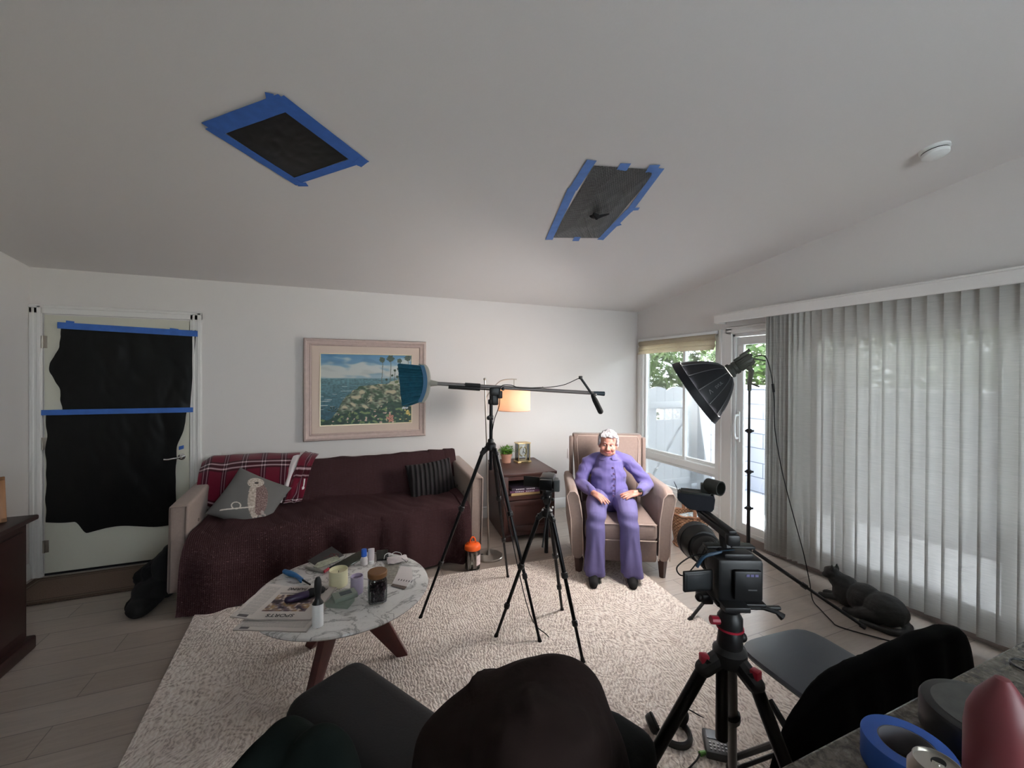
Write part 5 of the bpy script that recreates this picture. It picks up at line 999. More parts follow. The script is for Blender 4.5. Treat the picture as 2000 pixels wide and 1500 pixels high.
k = M(); HPz = spline([(0, -.122, .10), (0, -.126, .30), (0, -.115, .44), (0, -.07, .505), (0, 0, .52), (0, .07, .505), (0, .115, .44), (0, .126, .30), (0, .122, .10)], 6)
for j in (-1, 0, 1): k.tube([p+V((j*.009, 0, .003*(j == 0))) for p in HPz], .0075, 6)
for p in HPz[::2]: k.tube([p+V((cos(a*pi/4)*.018, 0, sin(a*pi/4)*.0)) + V((0, sin(a*pi/4)*.010, 0)) for a in range(8)], .003, 4, closed=True)
k.build('hoop_handle', m_cane, bk_, local=True); M().box((0, 0, .01), (.22, .16, .01)).build('basket_floor', m_wick, bk_, local=True)
Tb = root_m(bk_)
for i, (lab, a, z, c) in enumerate((('white and blue printed magazine resting across the top of the wicker basket', -.35, .272, 0), ('lower magazine tilted inside the wicker basket under the top one', .2, .225, 1))):
    o = thing('magazine', lab, 'magazine', Tb @ V((0, 0, z)), radians(-22), 'magazines in the wicker basket'); R_ = Matrix.Rotation(a, 4, 'Z') @ Matrix.Rotation(.25*(1 if i else -1), 4, 'Y')
    def mc_(u, v, i=i): n = nz(u*5, v*5, 6+i); n2 = nz(u*14, v*9, 8); return (206, 212, 214) if n < .05 else ((120, 156, 180) if n2 > 0 else (176, 164, 140))
    colgrid('cover_page', lambda u, v: R_ @ V(((u-.5)*.24, (v-.5)*.16, .012*sin(u*pi))), mc_, 50, 40, m_news, o, thick=.006, local=True)
# ================================================================ softbox on its stand
LP_ = V((2.684, 2.095, 0)); ls = thing('light_stand', 'slender black stand with collars carrying the softbox by the blinds', 'light stand', LP_)
HL = LP_+V((0, 0, .36)); k = M().tube([LP_+V((0, 0, .30)), LP_+V((0, 0, .66))], .0125, 12).tube([LP_+V((0, 0, .66)), LP_+V((0, 0, .92))], .0105, 12).tube([LP_+V((0, 0, .92)), LP_+V((0, 0, 1.21))], .009, 12).tube([LP_+V((0, 0, 1.21)), LP_+V((0, 0, 1.50))], .0075, 12); k.build('pole', m_blackmetal, ls)
for z in (.655, .915, 1.205): M().lathe([(.014, z-.014), (.018, z-.008), (.018, z+.010), (.012, z+.014)], Matrix.Translation(LP_), 14).box(LP_+V((.018, -.012, z)), (.022, .012, .014), bev=.003).box(LP_+V((-.016, .012, z)), (.016, .01, .014), bev=.003).build('collar', m_blacksatin, ls)
for ft in (V((2.078, 2.041, .010)), V((3.061, 1.571, .010)), V((2.98, 2.66, .010))):
    h = V((ft.x-LP_.x, ft.y-LP_.y, 0)).normalized(); a = HL+h*.03; mid = a.lerp(ft, .48); k = M().tube([a, mid], .0125, 10).tube([mid, ft+V((0, 0, .004))], .010, 10); q = k.build('leg', m_blacksatin, ls); M().tube([ft-(ft-a).normalized()*.03, ft+V((0, 0, .003))], .014, 10).build('rubber_foot', m_rubber, q)
    M().tube([mid-(ft-a).normalized()*.015, mid+(ft-a).normalized()*.02], .017, 10).build('collar', m_blacksatin, q)
k = M().lathe([(.022, .33), (.024, .335), (.024, .375), (.018, .39)], Matrix.Translation(LP_), 16); k.ball(HL+V((-.02, -.02, 0)), .013, 8); k.build('hub', m_blacksatin, ls)
AX = V((-.54, .625, -.5625)).normalized(); AP = V((2.548, 2.142, 1.628)); B4 = basis(AX); TS = Matrix.Translation(AP) @ B4
sx = thing('softbox_light', 'black parabolic softbox light tilted down towards the person in the armchair', 'studio light', LP_+V((0, 0, 1.5)))
m_sbf = mat('black_softbox_fabric', (20, 22, 27), .55, spec=.35, bump=.3, bs=16); NS = 12
def sprof(t): return .045+(.262-.045)*(t**.62)
def sbf(u, v):
    a = 2*pi*u; seg_ = (u*NS) % 1; r = sprof(v)*(1-.045*(1-(2*seg_-1)**2)*(.3+.7*v)); return TS @ V((r*cos(a), r*sin(a), .012+.275*v))
M().grid(sbf, NS*8, 24, cu=True, thick=.002).build('softbox_shell', m_sbf, sx)
k = M()
for i in range(NS): a = 2*pi*i/NS; k.tube([TS @ V(((sprof(t_/14)+.002)*cos(a), (sprof(t_/14)+.002)*sin(a), .012+.275*t_/14)) for t_ in range(12)], .0028, 6)
k.build('rib_seams', mat('grey_webbing', (82, 84, 88), .7), sx)
t = NT('lit_diffuser'); t.set('Base Color', (1, 1, 1, 1)); t.set('Emission Color', (1, .93, .88, 1)); t.set('Emission Strength', SOFTBOX_L)
M().lathe([(0, .236), (.238, .236), (.238, .238), (0, .238)], TS, 48).build('diffuser', t.m, sx)
M().lathe([(.236, .234), (.244, .234), (.260, .284), (.263, .287), (.257, .290), (.250, .280), (.236, .234)], TS, NS*4).build('front_rim', m_sbf, sx)
k = M(); k.lathe([(.030, .010), (.050, .008), (.053, -.004), (.050, -.014), (.042, -.018), (.040, -.03), (.046, -.034), (.046, -.055), (.041, -.06)], TS, 28); k.build('speed_ring', mat('dark_green_grey', (58, 60, 54), .5), sx)
mg = mat('grey_lamp_head', (66, 68, 60), .45); k = M(); k.lathe([(.040, -.055), (.042, -.06), (.042, -.155), (.038, -.165), (0, -.166)], TS, 10); 
for i in range(10): a = 2*pi*i/10; k.tube([TS @ V((.043*cos(a), .043*sin(a), -.065)), TS @ V((.043*cos(a), .043*sin(a), -.15))], .004, 5)
k.build('lamp_head', mg, sx)
ub = V((0, 0, 1)); ub = (ub-AX*ub.dot(AX)).normalized(); q0 = AP-AX*.11
k = M().box(q0+ub*.048, (.03, .10, .014), bev=.004, m=basis(ub, AX).to_3x3()).tube([q0+ub*.05, q0-AX*.075+ub*.055], [.012, .010], 8).tube([q0-AX*.05, q0-AX*.11-ub*.025+V((.035, 0, -.03))], [.006, .004], 8).ball(q0-AX*.06+ub*.02, .012, 8); k.build('rear_handle', mg, sx)
k = M().tube([q0-ub*.035, q0-ub*.075, LP_+V((0, 0, 1.545)), LP_+V((0, 0, 1.49))], [.022, .017, .015, .012], 10).tube([LP_+V((0, 0, 1.545)), LP_+V((.06, -.03, 1.52))], [.008, .006], 8); k.build('yoke', mg, sx)
al = radians(-58)
def lmark(s, size, ang_c, vv, rot, name):
    a = ang_c; r = sprof(vv)*.957+.0035; p = TS @ V((r*cos(a), r*sin(a), .012+.275*vv)); p2 = TS @ V(((sprof(vv+.05)*.957+.0035)*cos(a), (sprof(vv+.05)*.957+.0035)*sin(a), .012+.275*(vv+.05))); ty = (p2-p).normalized(); tc = (TS.to_3x3() @ V((-sin(a), cos(a), 0))).normalized(); nn = tc.cross(ty)
    X, Yv = -ty, tc; Z = X.cross(Yv)
    if Z.dot(p-(TS @ V((0, 0, .1)))) < 0: Yv = -Yv; Z = -Z
    R = Matrix((X, Yv, Z)).transposed().to_4x4(); text(s, size, Matrix.Translation(p+Z*.003) @ R @ Matrix.Rotation(rot, 4, 'Z'), name, mat('printed_grey', (96, 98, 102), .6), sx, .0004)
# find the panel that faces the camera to carry the printed logo
best = max(range(360), key=lambda d: -((TS @ V((.2*cos(radians(d)), .2*sin(radians(d)), .18)))-EYE).length); ca = radians(best)
pn = round((ca/(2*pi))*NS-.5)+.5; ca = 2*pi*pn/NS
LOGO = ca
lmark('\u039b', .042, LOGO-2*pi/NS, .60, 0, 'printed_logo'); lmark('SVUL', .030, LOGO-2*pi/NS, .36, 0, 'printed_logo')
k = M().tube(spline([q0-AX*.07, q0-AX*.10+V((.03, -.03, -.02)), (2.86, 2.06, 1.60), (2.875, 2.05, 1.45), (2.885, 2.045, 1.2), (2.93, 2.02, .9), (2.99, 1.98, .6), (3.05, 1.95, .35), (3.09, 1.93, .14), (3.08, 1.90, .02), (3.03, 1.82, .006), (2.95, 1.70, .006), (2.93, 1.66, .006), (2.96, 1.59, .006), (3.04, 1.47, .006), (3.1, 1.36, .006), (3.05, 1.2, .006)], 8), .0035, 6).tube([(2.868, 2.055, 1.54), (2.874, 2.05, 1.48)], .008, 8)
tag(k.build('power_cable', m_rubber, at=(3.08, 1.90, 0)), 'thin black cable hanging from the softbox lamp and snaking over the wood floor', 'cable')
# ================================================================ cat
ct_ = thing('cat', 'black cat lying on the floor against the vertical blind, head raised to the left', 'cat', (3.28, 1.72, 0)); m_cat = NT('black_fur'); m_cat.set('Base Color', m_cat.mix(m_cat.noise(m_cat.pos(), 45, 4, .7), (22, 23, 24), (52, 53, 52))); m_cat.set('Roughness', .6); m_cat.bump(m_cat.noise(m_cat.pos(scale=(1, .5, 1)), 160, 4), .5, .004); m_cat = m_cat.m
k = M(); k.ball((3.255, 1.565, .095), (.105, .125, .097), 20).ball((3.262, 1.68, .100), (.092, .11, .102), 20).ball((3.262, 1.79, .105), (.076, .08, .105), 18); limb(k, [(3.262, 1.80, .12), (3.245, 1.855, .180)], [.068, .050], 14)
k.ball((3.235, 1.868, .200), (.046, .050, .043), 18).ball((3.205, 1.885, .184), (.026, .026, .020), 12)
limb(k, [(3.25, 1.80, .05), (3.225, 1.87, .03), (3.215, 1.93, .018)], [.032, .022, .017], 12); limb(k, [(3.31, 1.82, .05), (3.295, 1.89, .026), (3.285, 1.94, .017)], [.032, .02, .016], 12)
limb(k, [(3.20, 1.58, .06), (3.17, 1.65, .035), (3.165, 1.71, .020), (3.16, 1.74, .018)], [.060, .038, .024, .018], 12)
limb(k, spline([(3.27, 1.45, .04), (3.21, 1.44, .024), (3.15, 1.47, .02), (3.12, 1.54, .018), (3.115, 1.62, .016)], 4), [.026-.0007*i for i in range(17)], 10)
for x, y in ((3.212, 1.852), (3.262, 1.85)): k.tube([(x, y, .228), (x+(.0 if x < 3.24 else .002), y+.002, .268)], [.016, .002], 8)
organic(k, 'cat_body', m_cat, .005, 3, parent=ct_, disp=lambda p, n: n*.004*nz(p.x*30, p.y*22, p.z*30))
k = M().ball((3.197, 1.862, .208), (.006, .008, .005), 8).ball((3.225, 1.911, .208), (.008, .006, .005), 8); k.build('eyes', mat('pale_cat_eye', (170, 172, 168), .2), ct_)
# ================================================================ cinema camera on the large tripod
tc_ = V((.955, .795, 0)); big = thing('camera_tripod', 'large black tripod with red locks in the right foreground under the cinema camera', 'tripod', (.955, .795, .012)); HT = V((.955, .797, .862))
m_red = mat('red_lock', (168, 30, 52), .4)
tripod(big, HT, [(.459, .99, .012), (1.33, 1.09, .012), (1.02, .32, .012)], (.36, .70, 1.), .0165, m_blacksatin, m_rubber, off=.055, body=.042)
for fx, fy in ((-.93, .37), (.785, .62), (.145, -.99)):
    h = V((fx, fy, 0)); M().box(HT+h*.068+V((0, 0, -.015)), (.022, .022, .030), rz=math.atan2(fy, fx), bev=.004).build('leg_lock', m_red, big)
M().tube([HT+V((-.018, .008, -.225)), HT+V((-.018, .008, .0)), HT+V((0, 0, .03))], .0155, 14).build('center_column', m_alu, big)
k = M().lathe([(.030, .02), (.032, .03), (.028, .06), (.024, .07), (.031, .075), (.031, .10), (.022, .115), (.030, .125), (.030, .14), (0, .14)], Matrix.Translation(HT), 24).ball(HT+V((.03, -.012, .045)), .013, 10).box(HT+V((-.01, .0, .148)), (.065, .11, .014), rz=-.41, bev=.003); k.build('fluid_head', m_blacksatin, big)
M().lathe([(.0335, .070), (.034, .072), (.0335, .075)], Matrix.Translation(HT), 24).build('red_ring', m_red, big); M().tube([HT+V((-.025, .01, .09)), HT+V((-.048, .018, .092))], .011, 10).build('red_knob', m_red, big)
fa = V((.4, .916, 0)); ra = V((.916, -.4, 0)); CR = Matrix((ra, fa, V((0, 0, 1)))).transposed(); cb = V((.972, .800, 1.068))
k = M(); lbx(k, cb, CR, (.055, -.03, -.070), (.10, .012, .010)); k.tube([cb+CR @ V((.05, -.03, -.068)), cb+CR @ V((.085, -.045, -.072)), cb+CR @ V((.098, -.05, -.082))], [.005, .006, .010], 8); k.build('plate_lever', m_blacksatin, big)
k = M(); lbx(k, cb, CR, (-.065, .03, -.072), (.03, .05, .026)); k.ball(cb+CR @ V((-.082, .02, -.072)), .012, 8); k.build('tilt_lock', m_blacksatin, big)
cz = thing('cinema_camera', 'black cinema camera with side screen and large lens on the foreground tripod', 'camera', HT+V((0, 0, .155)))
k = M(); lbx(k, cb, CR, (0, .0, 0), (.118, .075, .112), .010); lbx(k, cb, CR, (.048, .035, -.005), (.034, .05, .10), .010); lbx(k, cb, CR, (0, .0, .060), (.075, .055, .014), .004); lbx(k, cb, CR, (.012, -.042, -.005), (.07, .016, .075), .004); lbx(k, cb, CR, (0, 0, -.060), (.125, .085, .010), .003); lbx(k, cb, CR, (.0, .03, .065), (.13, .03, .008), .002); k.build('camera_body', m_blacksatin, cz)
k = M(); [lbx(k, cb, CR, (.010+j*.011, -.0507, .022), (.008, .001, .006), 0) for j in (0, 1, 2)]; k.build('battery_marks', mat('pale_violet_print', (108, 104, 150), .5), cz); k = M(); lbx(k, cb, CR, (.022, -.0507, -.015), (.022, .001, .003), 0); k.build('maker_mark', mat('grey_print', (96, 96, 98), .5), cz)
k = M(); R2 = CR @ Matrix.Rotation(radians(10), 3, 'Z'); lbx(k, cb, R2, (-.105, .0, -.008), (.082, .010, .054), .003); q = k.build('side_screen', m_blacksatin, cz); k = M(); lbx(k, cb, R2, (-.106, -.0056, -.008), (.066, .0012, .040), .0005); k.build('display', mat('dark_display', (52, 54, 56), .2), q)
TL_ = Matrix.Translation(cb+CR @ V((-.008, .04, .004))) @ basis(fa); k = M().lathe([(.036, 0), (.040, .004), (.040, .03), (.043, .034), (.043, .07), (.040, .074), (.042, .078), (.042, .11), (.046, .115), (.046, .125)], TL_, 32); 
for i in range(36): a = 2*pi*i/36; k.box(TL_ @ V((.0445*cos(a), .0445*sin(a), .052)), (.003, .003, .026), m=(basis(fa) @ Matrix.Rotation(a, 4, 'Z')).to_3x3())
k.build('lens_barrel', m_blacksatin, cz); M().lathe([(.046, .12), (.050, .122), (.056, .165), (.058, .166), (.058, .19), (.055, .19), (.052, .16), (.044, .125), (.046, .12)], TL_, 40).build('lens_hood', m_blacksatin, cz); M().lathe([(0, .115), (.040, .117), (0, .125)], TL_, 30).build('front_glass', mat('lens_glass', (30, 34, 32), .08), cz)
# top handle, monitor-shaped transmitter and clamp
k = M(); p0 = cb+CR @ V((-.012, .02, .065)); p1 = cb+CR @ V((-.014, .03, .100)); k.tube([p0, p1], [.016, .012], 10); lbx(k, cb, CR, (-.012, .075, .106), (.030, .19, .020), .006); lbx(k, cb, CR, (-.012, .068, .119), (.020, .17, .008), .002); lbx(k, cb, CR, (-.012, -.015, .100), (.034, .022, .030), .006); k.build('top_handle', m_blacksatin, cz)
tx = thing('camera_receiver', 'wedge-shaped black unit with a ring clamp mounted on the top handle of the cinema camera', 'camera accessory', cb+CR @ V((-.012, .17, .122))); tb = cb+CR @ V((-.02, .175, .152)); R3 = CR @ Matrix.Rotation(radians(-20), 3, 'Z')
k = M(); pts = [(-.062, .018), (-.062, -.004), (-.030, -.030), (.030, -.034), (.040, -.026), (.044, .010), (.038, .018)]
k.prism([tb+R3 @ V((x, -.026, z)) for x, z in pts], R3 @ V((0, .05, 0))); bmesh.ops.bevel(k.b, geom=k.b.edges[:], offset=.003, segments=2, affect='EDGES'); k.build('unit_body', mat('navy_black_plastic', (20, 22, 32), .5), tx); k = M(); lbx(k, tb, R3, (-.01, 0, .0195), (.085, .046, .003)); k.build('top_plate', mat('dark_olive_plastic', (44, 46, 42), .5), tx)
M().tube([tb+V((0, 0, -.03)), tb+V((.0, -.01, -.05))], .010, 8).build('hot_shoe', m_blacksatin, tx)
k = M(); rc = tb+R3 @ V((.040, .0, .040)); R4 = basis(R3 @ V((-.75, .66, .0))); k.lathe([(.019, -.026), (.022, -.026), (.022, .020), (.019, .020), (.019, -.026)], Matrix.Translation(rc) @ R4, 24); lbx(k, rc, R3, (-.020, .01, -.010), (.030, .03, .030)); k.build('ring_clamp', mat('dark_olive_plastic2', (54, 56, 52), .45), tx)
M().tube([tb+R3 @ V((-.06, 0, .018)), tb+R3 @ V((-.072, 0, .045))], .0012, 5).build('antenna', m_blackmetal, tx)
k = M().tube(spline([cb+CR @ V((-.0, .0, .064)), cb+CR @ V((-.05, -.01, .062)), cb+CR @ V((-.085, -.01, .050)), cb+CR @ V((-.10, -.005, .022))], 6), .0045, 8); tag(k.build('video_cable', mat('blue_cable', (34, 62, 84), .5), at=cb), 'short thick blue cable bent over the left side of the cinema camera', 'cable')
k = M().tube(spline([cb+CR @ V((-.06, .0, .055)), cb+CR @ V((-.105, .01, .045)), cb+CR @ V((-.150, .0, .020)), cb+CR @ V((-.145, -.005, -.0)), cb+CR @ V((-.125, -.005, .004)), cb+CR @ V((-.085, .02, .03)), cb+CR @ V((-.045, .06, .06))], 6), .0018, 6); tag(k.build('audio_cable', m_rubber, at=cb), 'thin black cable looping out to the left of the cinema camera', 'cable')
# headphones and recorder on the rug
hc_ = V((1.385, 1.44, .02)); hp_ = thing('headphones', 'black over-ear headphones lying on the rug between the foreground tripod legs', 'headphones', hc_)
c0 = V((1.365, 1.425, .032)); k = M().tube([c0+V((-.075*cos(a)*.9-.01, -.085*sin(a)+.0, 0)) for a in [pi*(-.15+1.15*i/22) for i in range(23)]], .011, 8, flat=1.6); k.build('headband', m_blacksatin, hp_)
for i, (p, nrm) in enumerate((((1.29, 1.47, .045), (.8, -.3, .4)), ((1.425, 1.445, .055), (-.6, .3, .6)))):
    T = Matrix.Translation(p) @ basis(nrm); M().lathe([(.022, -.022), (.036, -.016), (.040, 0), (.038, .008), (0, .008)], T, 24).build('ear_cup', m_blacksatin, hp_); M().lathe([(.020, .008), (.024, .014), (.034, .020), (.041, .014), (.040, .006), (.020, .008)], T, 24).build('ear_pad', m_rubber, hp_)
rc_ = onz(1400, 1458, .03); rr = thing('audio_recorder', 'grey and black audio recorder with buttons on the rug beside the headphones', 'audio recorder', (rc_.x, rc_.y, .012), radians(-38)); k = M(); k.box((0, 0, .022), (.10, .125, .038), bev=.008); k.build('recorder_body', mat('dark_grey_case', (58, 60, 62), .4), rr, local=True)
k = M(); k.box((0, .028, .042), (.075, .045, .003)); k.build('screen', mat('glossy_screen', (150, 158, 166), .08, .6), rr, local=True); k = M(); [k.lathe([(.0045, .041), (.0045, .045), (0, .0455)], Matrix.Translation((-.03+.015*(j % 5), -.015-.016*(j//5), 0)), 10) for j in range(15)]; k.build('buttons', mat('pale_buttons', (130, 132, 134), .4), rr, local=True)
k = M(); k.tube([(-.052, -.045, .02), (-.075, -.058, .018)], [.008, .010], 10); k.build('green_plug', mat('green_plug', (98, 156, 66), .5), rr, local=True)
gp_ = root_m(rr) @ V((-.075, -.058, .018)); k = M().tube(spline([gp_, gp_+V((-.05, -.02, 0)), (1.25, 1.27, .016), (1.14, 1.33, .015), (1.05, 1.42, .015), (.9, 1.45, .015)], 7), .0035, 6); tag(k.build('audio_cable', m_rubber, at=gp_), 'black cable with a green plug curving across the rug from the recorder', 'cable')
k = M().tube(spline([(1.43, 1.44, .06), (1.47, 1.50, .055), (1.52, 1.47, .03), (1.57, 1.40, .016), (1.62, 1.34, .016), (1.68, 1.35, .016)], 7), .003, 6).tube(spline([(1.29, 1.50, .05), (1.33, 1.47, .02), (1.40, 1.475, .02), (1.50, 1.43, .018)], 7), .0025, 6); tag(k.build('headphone_cable', m_rubber, at=(1.45, 1.46, .012)), 'thin looping black headphone cable on the rug behind the recorder', 'cable')
# ================================================================ folding chair with coat
fc = thing('folding_chair', 'black folding chair in the right foreground, its seat towards the blinds', 'chair', (1.62, .90, 0), radians(-4)); kf = dict(parent=fc, local=True)
k = M(); k.lathe([(.19, .425), (.205, .43), (.21, .442), (.205, .452), (.18, .456), (0, .450)], Matrix.Translation((.12, .18, 0)), 48, sq=5, sy=.95); k.build('seat', mat('black_blue_vinyl', (66, 70, 78), .42), **kf)
for s in (-1, 1):
    M().tube([(s*.205+.02, -.195, .79), (s*.205+.03, -.17, .70), (s*.205+.06, .0, .40), (s*.205+.06, .33, .012)], .0115, 10).build('leg', m_blackmetal, **kf); M().tube([(s*.19, .12, .425), (s*.19, -.05, .30), (s*.19, -.26, .012)], .0115, 10).build('leg', m_blackmetal, **kf)
for y, z, x in ((.25, .06, .2), (-.245, .05, .19)): M().tube([(-x, y, z), (x, y, z)], .008, 8).build('stretcher', m_blackmetal, **kf)
k = M(); k.grid(lambda u, v: ((u-.5)*.40-.02, -.175-.035*v+.02*(1-(2*u-1)**2)*-1, .56+v*.215+.02*(1-(2*u-1)**2)*v), 24, 10, thick=.02); k.build('backrest', mat('black_vinyl', (26, 26, 28), .45), **kf)
# coat draped over the back; reaches further left than the chair
m_coat = mat('black_wool', (13, 13, 15), .95, spec=.1)
coat_top = [(1.055, .72, .62), (1.085, .71, .72), (1.13, .705, .775), (1.20, .70, .815), (1.30, .695, .838), (1.42, .69, .847), (1.54, .69, .852), (1.65, .685, .853), (1.74, .685, .846), (1.795, .68, .825), (1.825, .68, .78)]
CT = spline([V(p) for p in coat_top], 4); k = M()
for i, c in enumerate(CT): k.tube([(c.x, c.y, c.z-.026), (c.x, c.y+.004*sin(i*1.3+1), c.z-.12), (c.x+.01*sin(i*.9), c.y+.012*sin(i*.7), .42+.05*sin(i*.4))], [.028, .040, .050], 10)
tag(organic(k, 'black_coat', m_coat, .010, 14, at=(1.45, .69, .84), disp=lambda p, n: n*.006*nz(p.x*12, p.y*9, p.z*4)), 'black coat hanging over the back of the folding chair', 'coat')
# ================================================================ counter
t = NT('granite'); p = t.pos(); a = t.noise(p, 38, 6, .75, .6); b = t.n('TexVoronoi', i_Scale=70.); t.l(p, b.inputs[0]); c = t.ramp(a, [(.30, (40, 37, 32)), (.46, (98, 92, 82)), (.56, (140, 133, 120)), (.7, (80, 75, 66)), (.85, (172, 166, 152))]); t.set('Base Color', t.mix(.6, c, t.ramp(b.outputs['Distance'], [(0, (250, 250, 250)), (.6, (120, 118, 112))]), 'MULTIPLY')); t.set('Roughness', .25)
cn = thing('kitchen_counter', 'speckled granite counter cutting across the lower right corner', 'counter', (2.0, .2, 0))
k = M(); k.box((1.905, .17, .905), (2.91, .64, .03), bev=.008, seg=3); k.build('worktop', t.m, cn)
m_cab = mat('cabinet_white', (176, 170, 160), .5); k = M(); k.box((1.94, .06, .45), (2.72, .38, .88)); k.build('cabinet_body', m_cab, cn)
for i in range(4): k = M(); k.box((.95+i*.72, .262, .47), (.68, .022, .76), bev=.006).box((.95+i*.72, .270, .47), (.54, .02, .62), bev=.01); k.build('panel', m_cab, cn)
CZ = .9205
tpc = V((.904, .400, CZ)); tp = thing('tape_roll', 'roll of blue painters tape lying flat on the granite counter behind the drink can', 'tape', tpc)
M().lathe([(.040, 0), (.062, 0), (.063, .002), (.063, .046), (.062, .048), (.040, .048), (.040, 0)], Matrix.Translation(tpc), 56).build('tape_winding', mat('blue_tape_roll', (42, 86, 168), .6), tp); M().lathe([(.0382, .001), (.040, .001), (.040, .047), (.0382, .047), (.0382, .001)], Matrix.Translation(tpc), 56).build('cardboard_core', mat('blue_grey_core', (110, 108, 112), .8), tp)
cnc = V((.799, .319, CZ)); cn_ = thing('drink_can', 'silver drink can with an opened top in front of the blue tape roll', 'can', cnc); m_can = mat('aluminium', (190, 186, 178), .28, .85)
M().lathe([(.024, 0), (.027, .002), (.033, .012), (.033, .108), (.0275, .119), (.0275, .122), (.0262, .122), (.0255, .117), (0, .117)], Matrix.Translation(cnc), 48).build('can_body', m_can, cn_)
M().lathe([(.0, .1172), (.011, .1172), (.011, .1176), (0, .1176)], Matrix.Translation(cnc+V((.009, .003, 0))), 20, sx=1.0, sy=.7).build('opening', m_rubber, cn_); M().box(cnc+V((-.006, -.002, .119)), (.022, .013, .0015), rz=.3, bev=.0006).ball(cnc+V((0, 0, .1185)), .003, 8).build('pull_tab', m_can, cn_)
spc = V((1.106, .369, CZ)); sk = thing('round_speaker', 'low black round tin with a dark grey top on the granite counter', 'tin', spc)
M().lathe([(.092, 0), (.096, .004), (.096, .052), (.093, .058), (.088, .060)], Matrix.Translation(spc), 64).build('tin_side', m_blacksatin, sk); M().lathe([(.089, .058), (.080, .0585), (.078, .061), (0, .061)], Matrix.Translation(spc), 64).build('tin_top', mat('dark_grey_top', (64, 64, 62), .5, var=.3, vs=35), sk); sk.name = 'round_tin'
rdc = V((.884, .284, CZ)); rt = thing('bottle', 'tall pink bottle with a pointed top at the right edge in front of the tin', 'bottle', rdc)
t = NT('pink_frosted'); t.set('Base Color', lin((136, 66, 72))); t.set('Roughness', .45); t.set('Transmission Weight', .25); M().lathe([(.034, 0), (.038, .004), (.039, .02), (.039, .165), (.036, .19), (.027, .215), (.014, .236), (.008, .245), (0, .247)], Matrix.Translation(rdc), 40).build('bottle_body', t.m, rt)
k = M(); c = onz(2006, 1304, CZ); k.tube([c+V((.026*cos(a*pi/16), .026*sin(a*pi/16), .003)) for a in range(32)], .0022, 6, closed=True); tag(k.build('metal_ring', m_blackmetal, at=c), 'thin dark ring lying on the granite beside the pink bottle at the right edge', 'ring')
# ================================================================ foreground armchair, footstool, jacket
fg = thing('armchair', 'large dark brown upholstered armchair seen from behind in the centre foreground', 'armchair', (.15, 1.0, 0), radians(23)); Tf = root_m(fg); m_fg = mat('dark_brown_fabric', (38, 29, 27), .95, var=.15, vs=9, bump=.25, bs=60, spec=.1)
k = M(); A_, B_, C_, D_, E_ = at(1085, 1392, .97), at(1005, 1420, .97), at(890, 1485, .95), at(1125, 1480, .90), at(1040, 1500, .80)
limb(k, [A_, B_, C_], [.128, .124, .11], 20); limb(k, [A_.lerp(B_, .5)+V((0, 0, .004)), D_.lerp(C_, .5)], [.128, .13], 20); limb(k, [A_, D_, E_], [.128, .115, .12], 20); limb(k, [B_, E_, C_], [.12, .12, .10], 20)
for p, r in ((A_, .135), (B_, .13), (C_, .12), (D_, .125), (E_, .13)): limb(k, [p, V((p.x*.8+.03, p.y*.8+.12, .30))], [r*.9, r*1.05], 18)
organic(k, 'backrest', m_fg, .013, 40, .6, parent=fg, disp=lambda p, n: n*(.007*(1-abs(sin((Tf @ p).z*34+6*nz((Tf @ p).x*5, (Tf @ p).y*5, (Tf @ p).z*3)+(Tf @ p).x*9)))**2*abs(nz((Tf @ p).x*5, (Tf @ p).y*5, (Tf @ p).z*4))*2.4+.012*nz((Tf @ p).x*8, (Tf @ p).y*8, (Tf @ p).z*14)))
k = M(); k.box((0, .05, .28), (.54, .50, .24), bev=.04, seg=3); k.build('seat', m_fg, fg, local=True); k = M(); k.box((0, .02, .10), (.62, .56, .12), bev=.02); k.build('base', m_fg, fg, local=True)
m_fgd = mat('dark_leather', (26, 27, 27), .8, bump=.2, bs=90, spec=.15)
q_ = at(1208, 1470, 1.06); k = M(); k.box((q_.x, q_.y, q_.z/2+.05), (.15, .17, q_.z+.02), rz=radians(23), bev=.05, seg=4); k.build('armrest', m_fgd, fg)
k = M(); k.box((-.34, -.03, .30), (.12, .42, .40), bev=.05, seg=4); k.build('armrest', m_fgd, fg, local=True)
for sx_ in (-.28, .28):
    for y in (-.16, .32): M().cyl((sx_, y, 0), (sx_, y, .05), .02, .026).build('foot', m_darkwood, fg, local=True)
ot = thing('footstool', 'dark grey rounded footstool with piped edges between the marble table and the brown armchair', 'footstool', (.10, 1.50, 0), radians(31.5))
k = M(); k.box((0, 0, .30), (.33, .64, .28), bev=.075, seg=5); k.build('cushion', mat('charcoal_upholstery', (25, 23, 26), .6, bump=.2, bs=120, spec=.3), ot, local=True); k = M()
k.tube([(.167*(abs(cos(a))**.4)*(1 if cos(a) > 0 else -1), .322*(abs(sin(a))**.4)*(1 if sin(a) > 0 else -1), .375) for a in [2*pi*i/48 for i in range(48)]], .005, 6, closed=True); k.build('piping', m_rubber, ot, local=True)
for sx_ in (-.12, .12):
    for y in (-.24, .24): M().cyl((sx_, y, 0), (sx_, y, .17), .018, .026).build('leg', m_darkwood, ot, local=True)
k = M(); jp0 = V((-.20, 1.10, 0)); J = at(572, 1492, 1.05); J2 = at(520, 1560, 1.02); J3 = at(630, 1540, .98)
k.ball(J, (.095, .11, .085), 20).ball(J2, (.12, .12, .12), 20).ball(J3, (.10, .12, .11), 18)
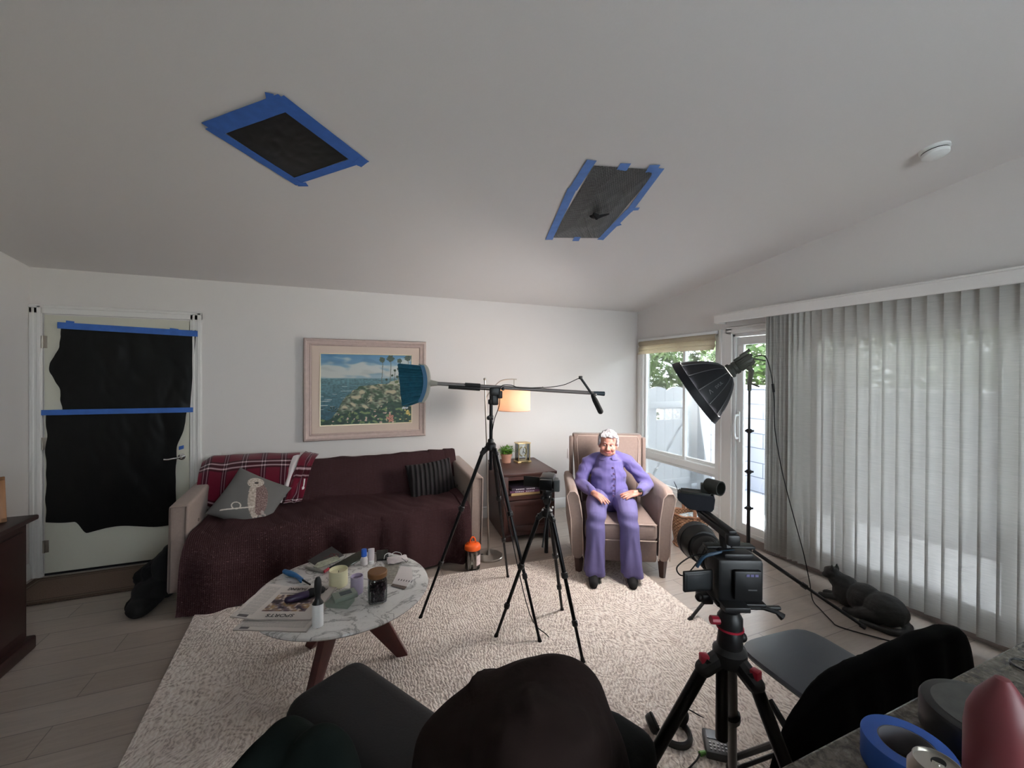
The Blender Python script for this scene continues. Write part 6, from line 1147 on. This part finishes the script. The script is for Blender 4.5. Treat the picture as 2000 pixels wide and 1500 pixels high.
for p in (J, J2, J3): limb(k, [p, V((p.x-.06, p.y+.03, .30))], [.085, .09], 14)
tag(organic(k, 'green_jacket', mat('dark_green_fleece', (20, 28, 26), .95, bump=.3, bs=50, spec=.1), .010, 5, at=jp0, disp=lambda p, n: n*(.018*nz(p.x*9, p.y*9, p.z*4)+.012*sin(p.x*30+p.y*20+3*nz(p.x*4, p.y*4, 2)))), 'dark green jacket bundled over the left arm of the brown armchair at the lower left', 'jacket')
# ================================================================ chest at the left edge
ch = thing('wooden_chest', 'dark wooden chest at the left edge of the picture beside the entry door', 'chest', (-1.92, 2.6, 0)); m_ch = mat('dark_espresso', (46, 26, 24), .4, var=.2, vs=10)
k = M(); k.box((-1.915, 2.62, .755), (.57, 1.36, .028), bev=.008); k.build('top', m_ch, ch); k = M(); k.box((-1.925, 2.62, .40), (.53, 1.26, .69), bev=.004); k.box((-1.915, 2.62, .04), (.57, 1.32, .08), bev=.014); k.build('carcass', m_ch, ch)
for y in (2.31, 2.93): k = M(); k.box((-1.655, y, .42), (.018, .56, .56), bev=.004); q = k.build('door', m_ch, ch); M().ball((-1.638, y+(.22 if y < 2.6 else -.22), .45), .012, 10).build('knob', m_gold, q)
pf = thing('photo_frame', 'tan wooden photo frame leaning on top of the dark chest at the left edge', 'picture frame', (-1.79, 3.13, .77), radians(35)); R_ = Matrix.Rotation(radians(-14), 4, 'X')
m_tan = mat('tan_wood', (150, 104, 66), .5, var=.12); k = M()
for c, s in (((0, 0, .012), (.20, .02, .024)), ((0, 0, .238), (.20, .02, .024)), ((-.088, 0, .125), (.024, .02, .25)), ((.088, 0, .125), (.024, .02, .25))): k.box(R_ @ V(c), s, bev=.003, m=R_.to_3x3())
k.build('frame', m_tan, pf, local=True); k = M(); k.box(R_ @ V((0, .004, .125)), (.16, .004, .21), m=R_.to_3x3()); k.build('picture', mat('dark_print', (52, 44, 42), .4, var=.4, vs=20), pf, local=True); k = M(); k.box(V((0, .06, .10)), (.03, .006, .21), m=Matrix.Rotation(radians(22), 3, 'X')); k.build('easel_strut', m_tan, pf, local=True)
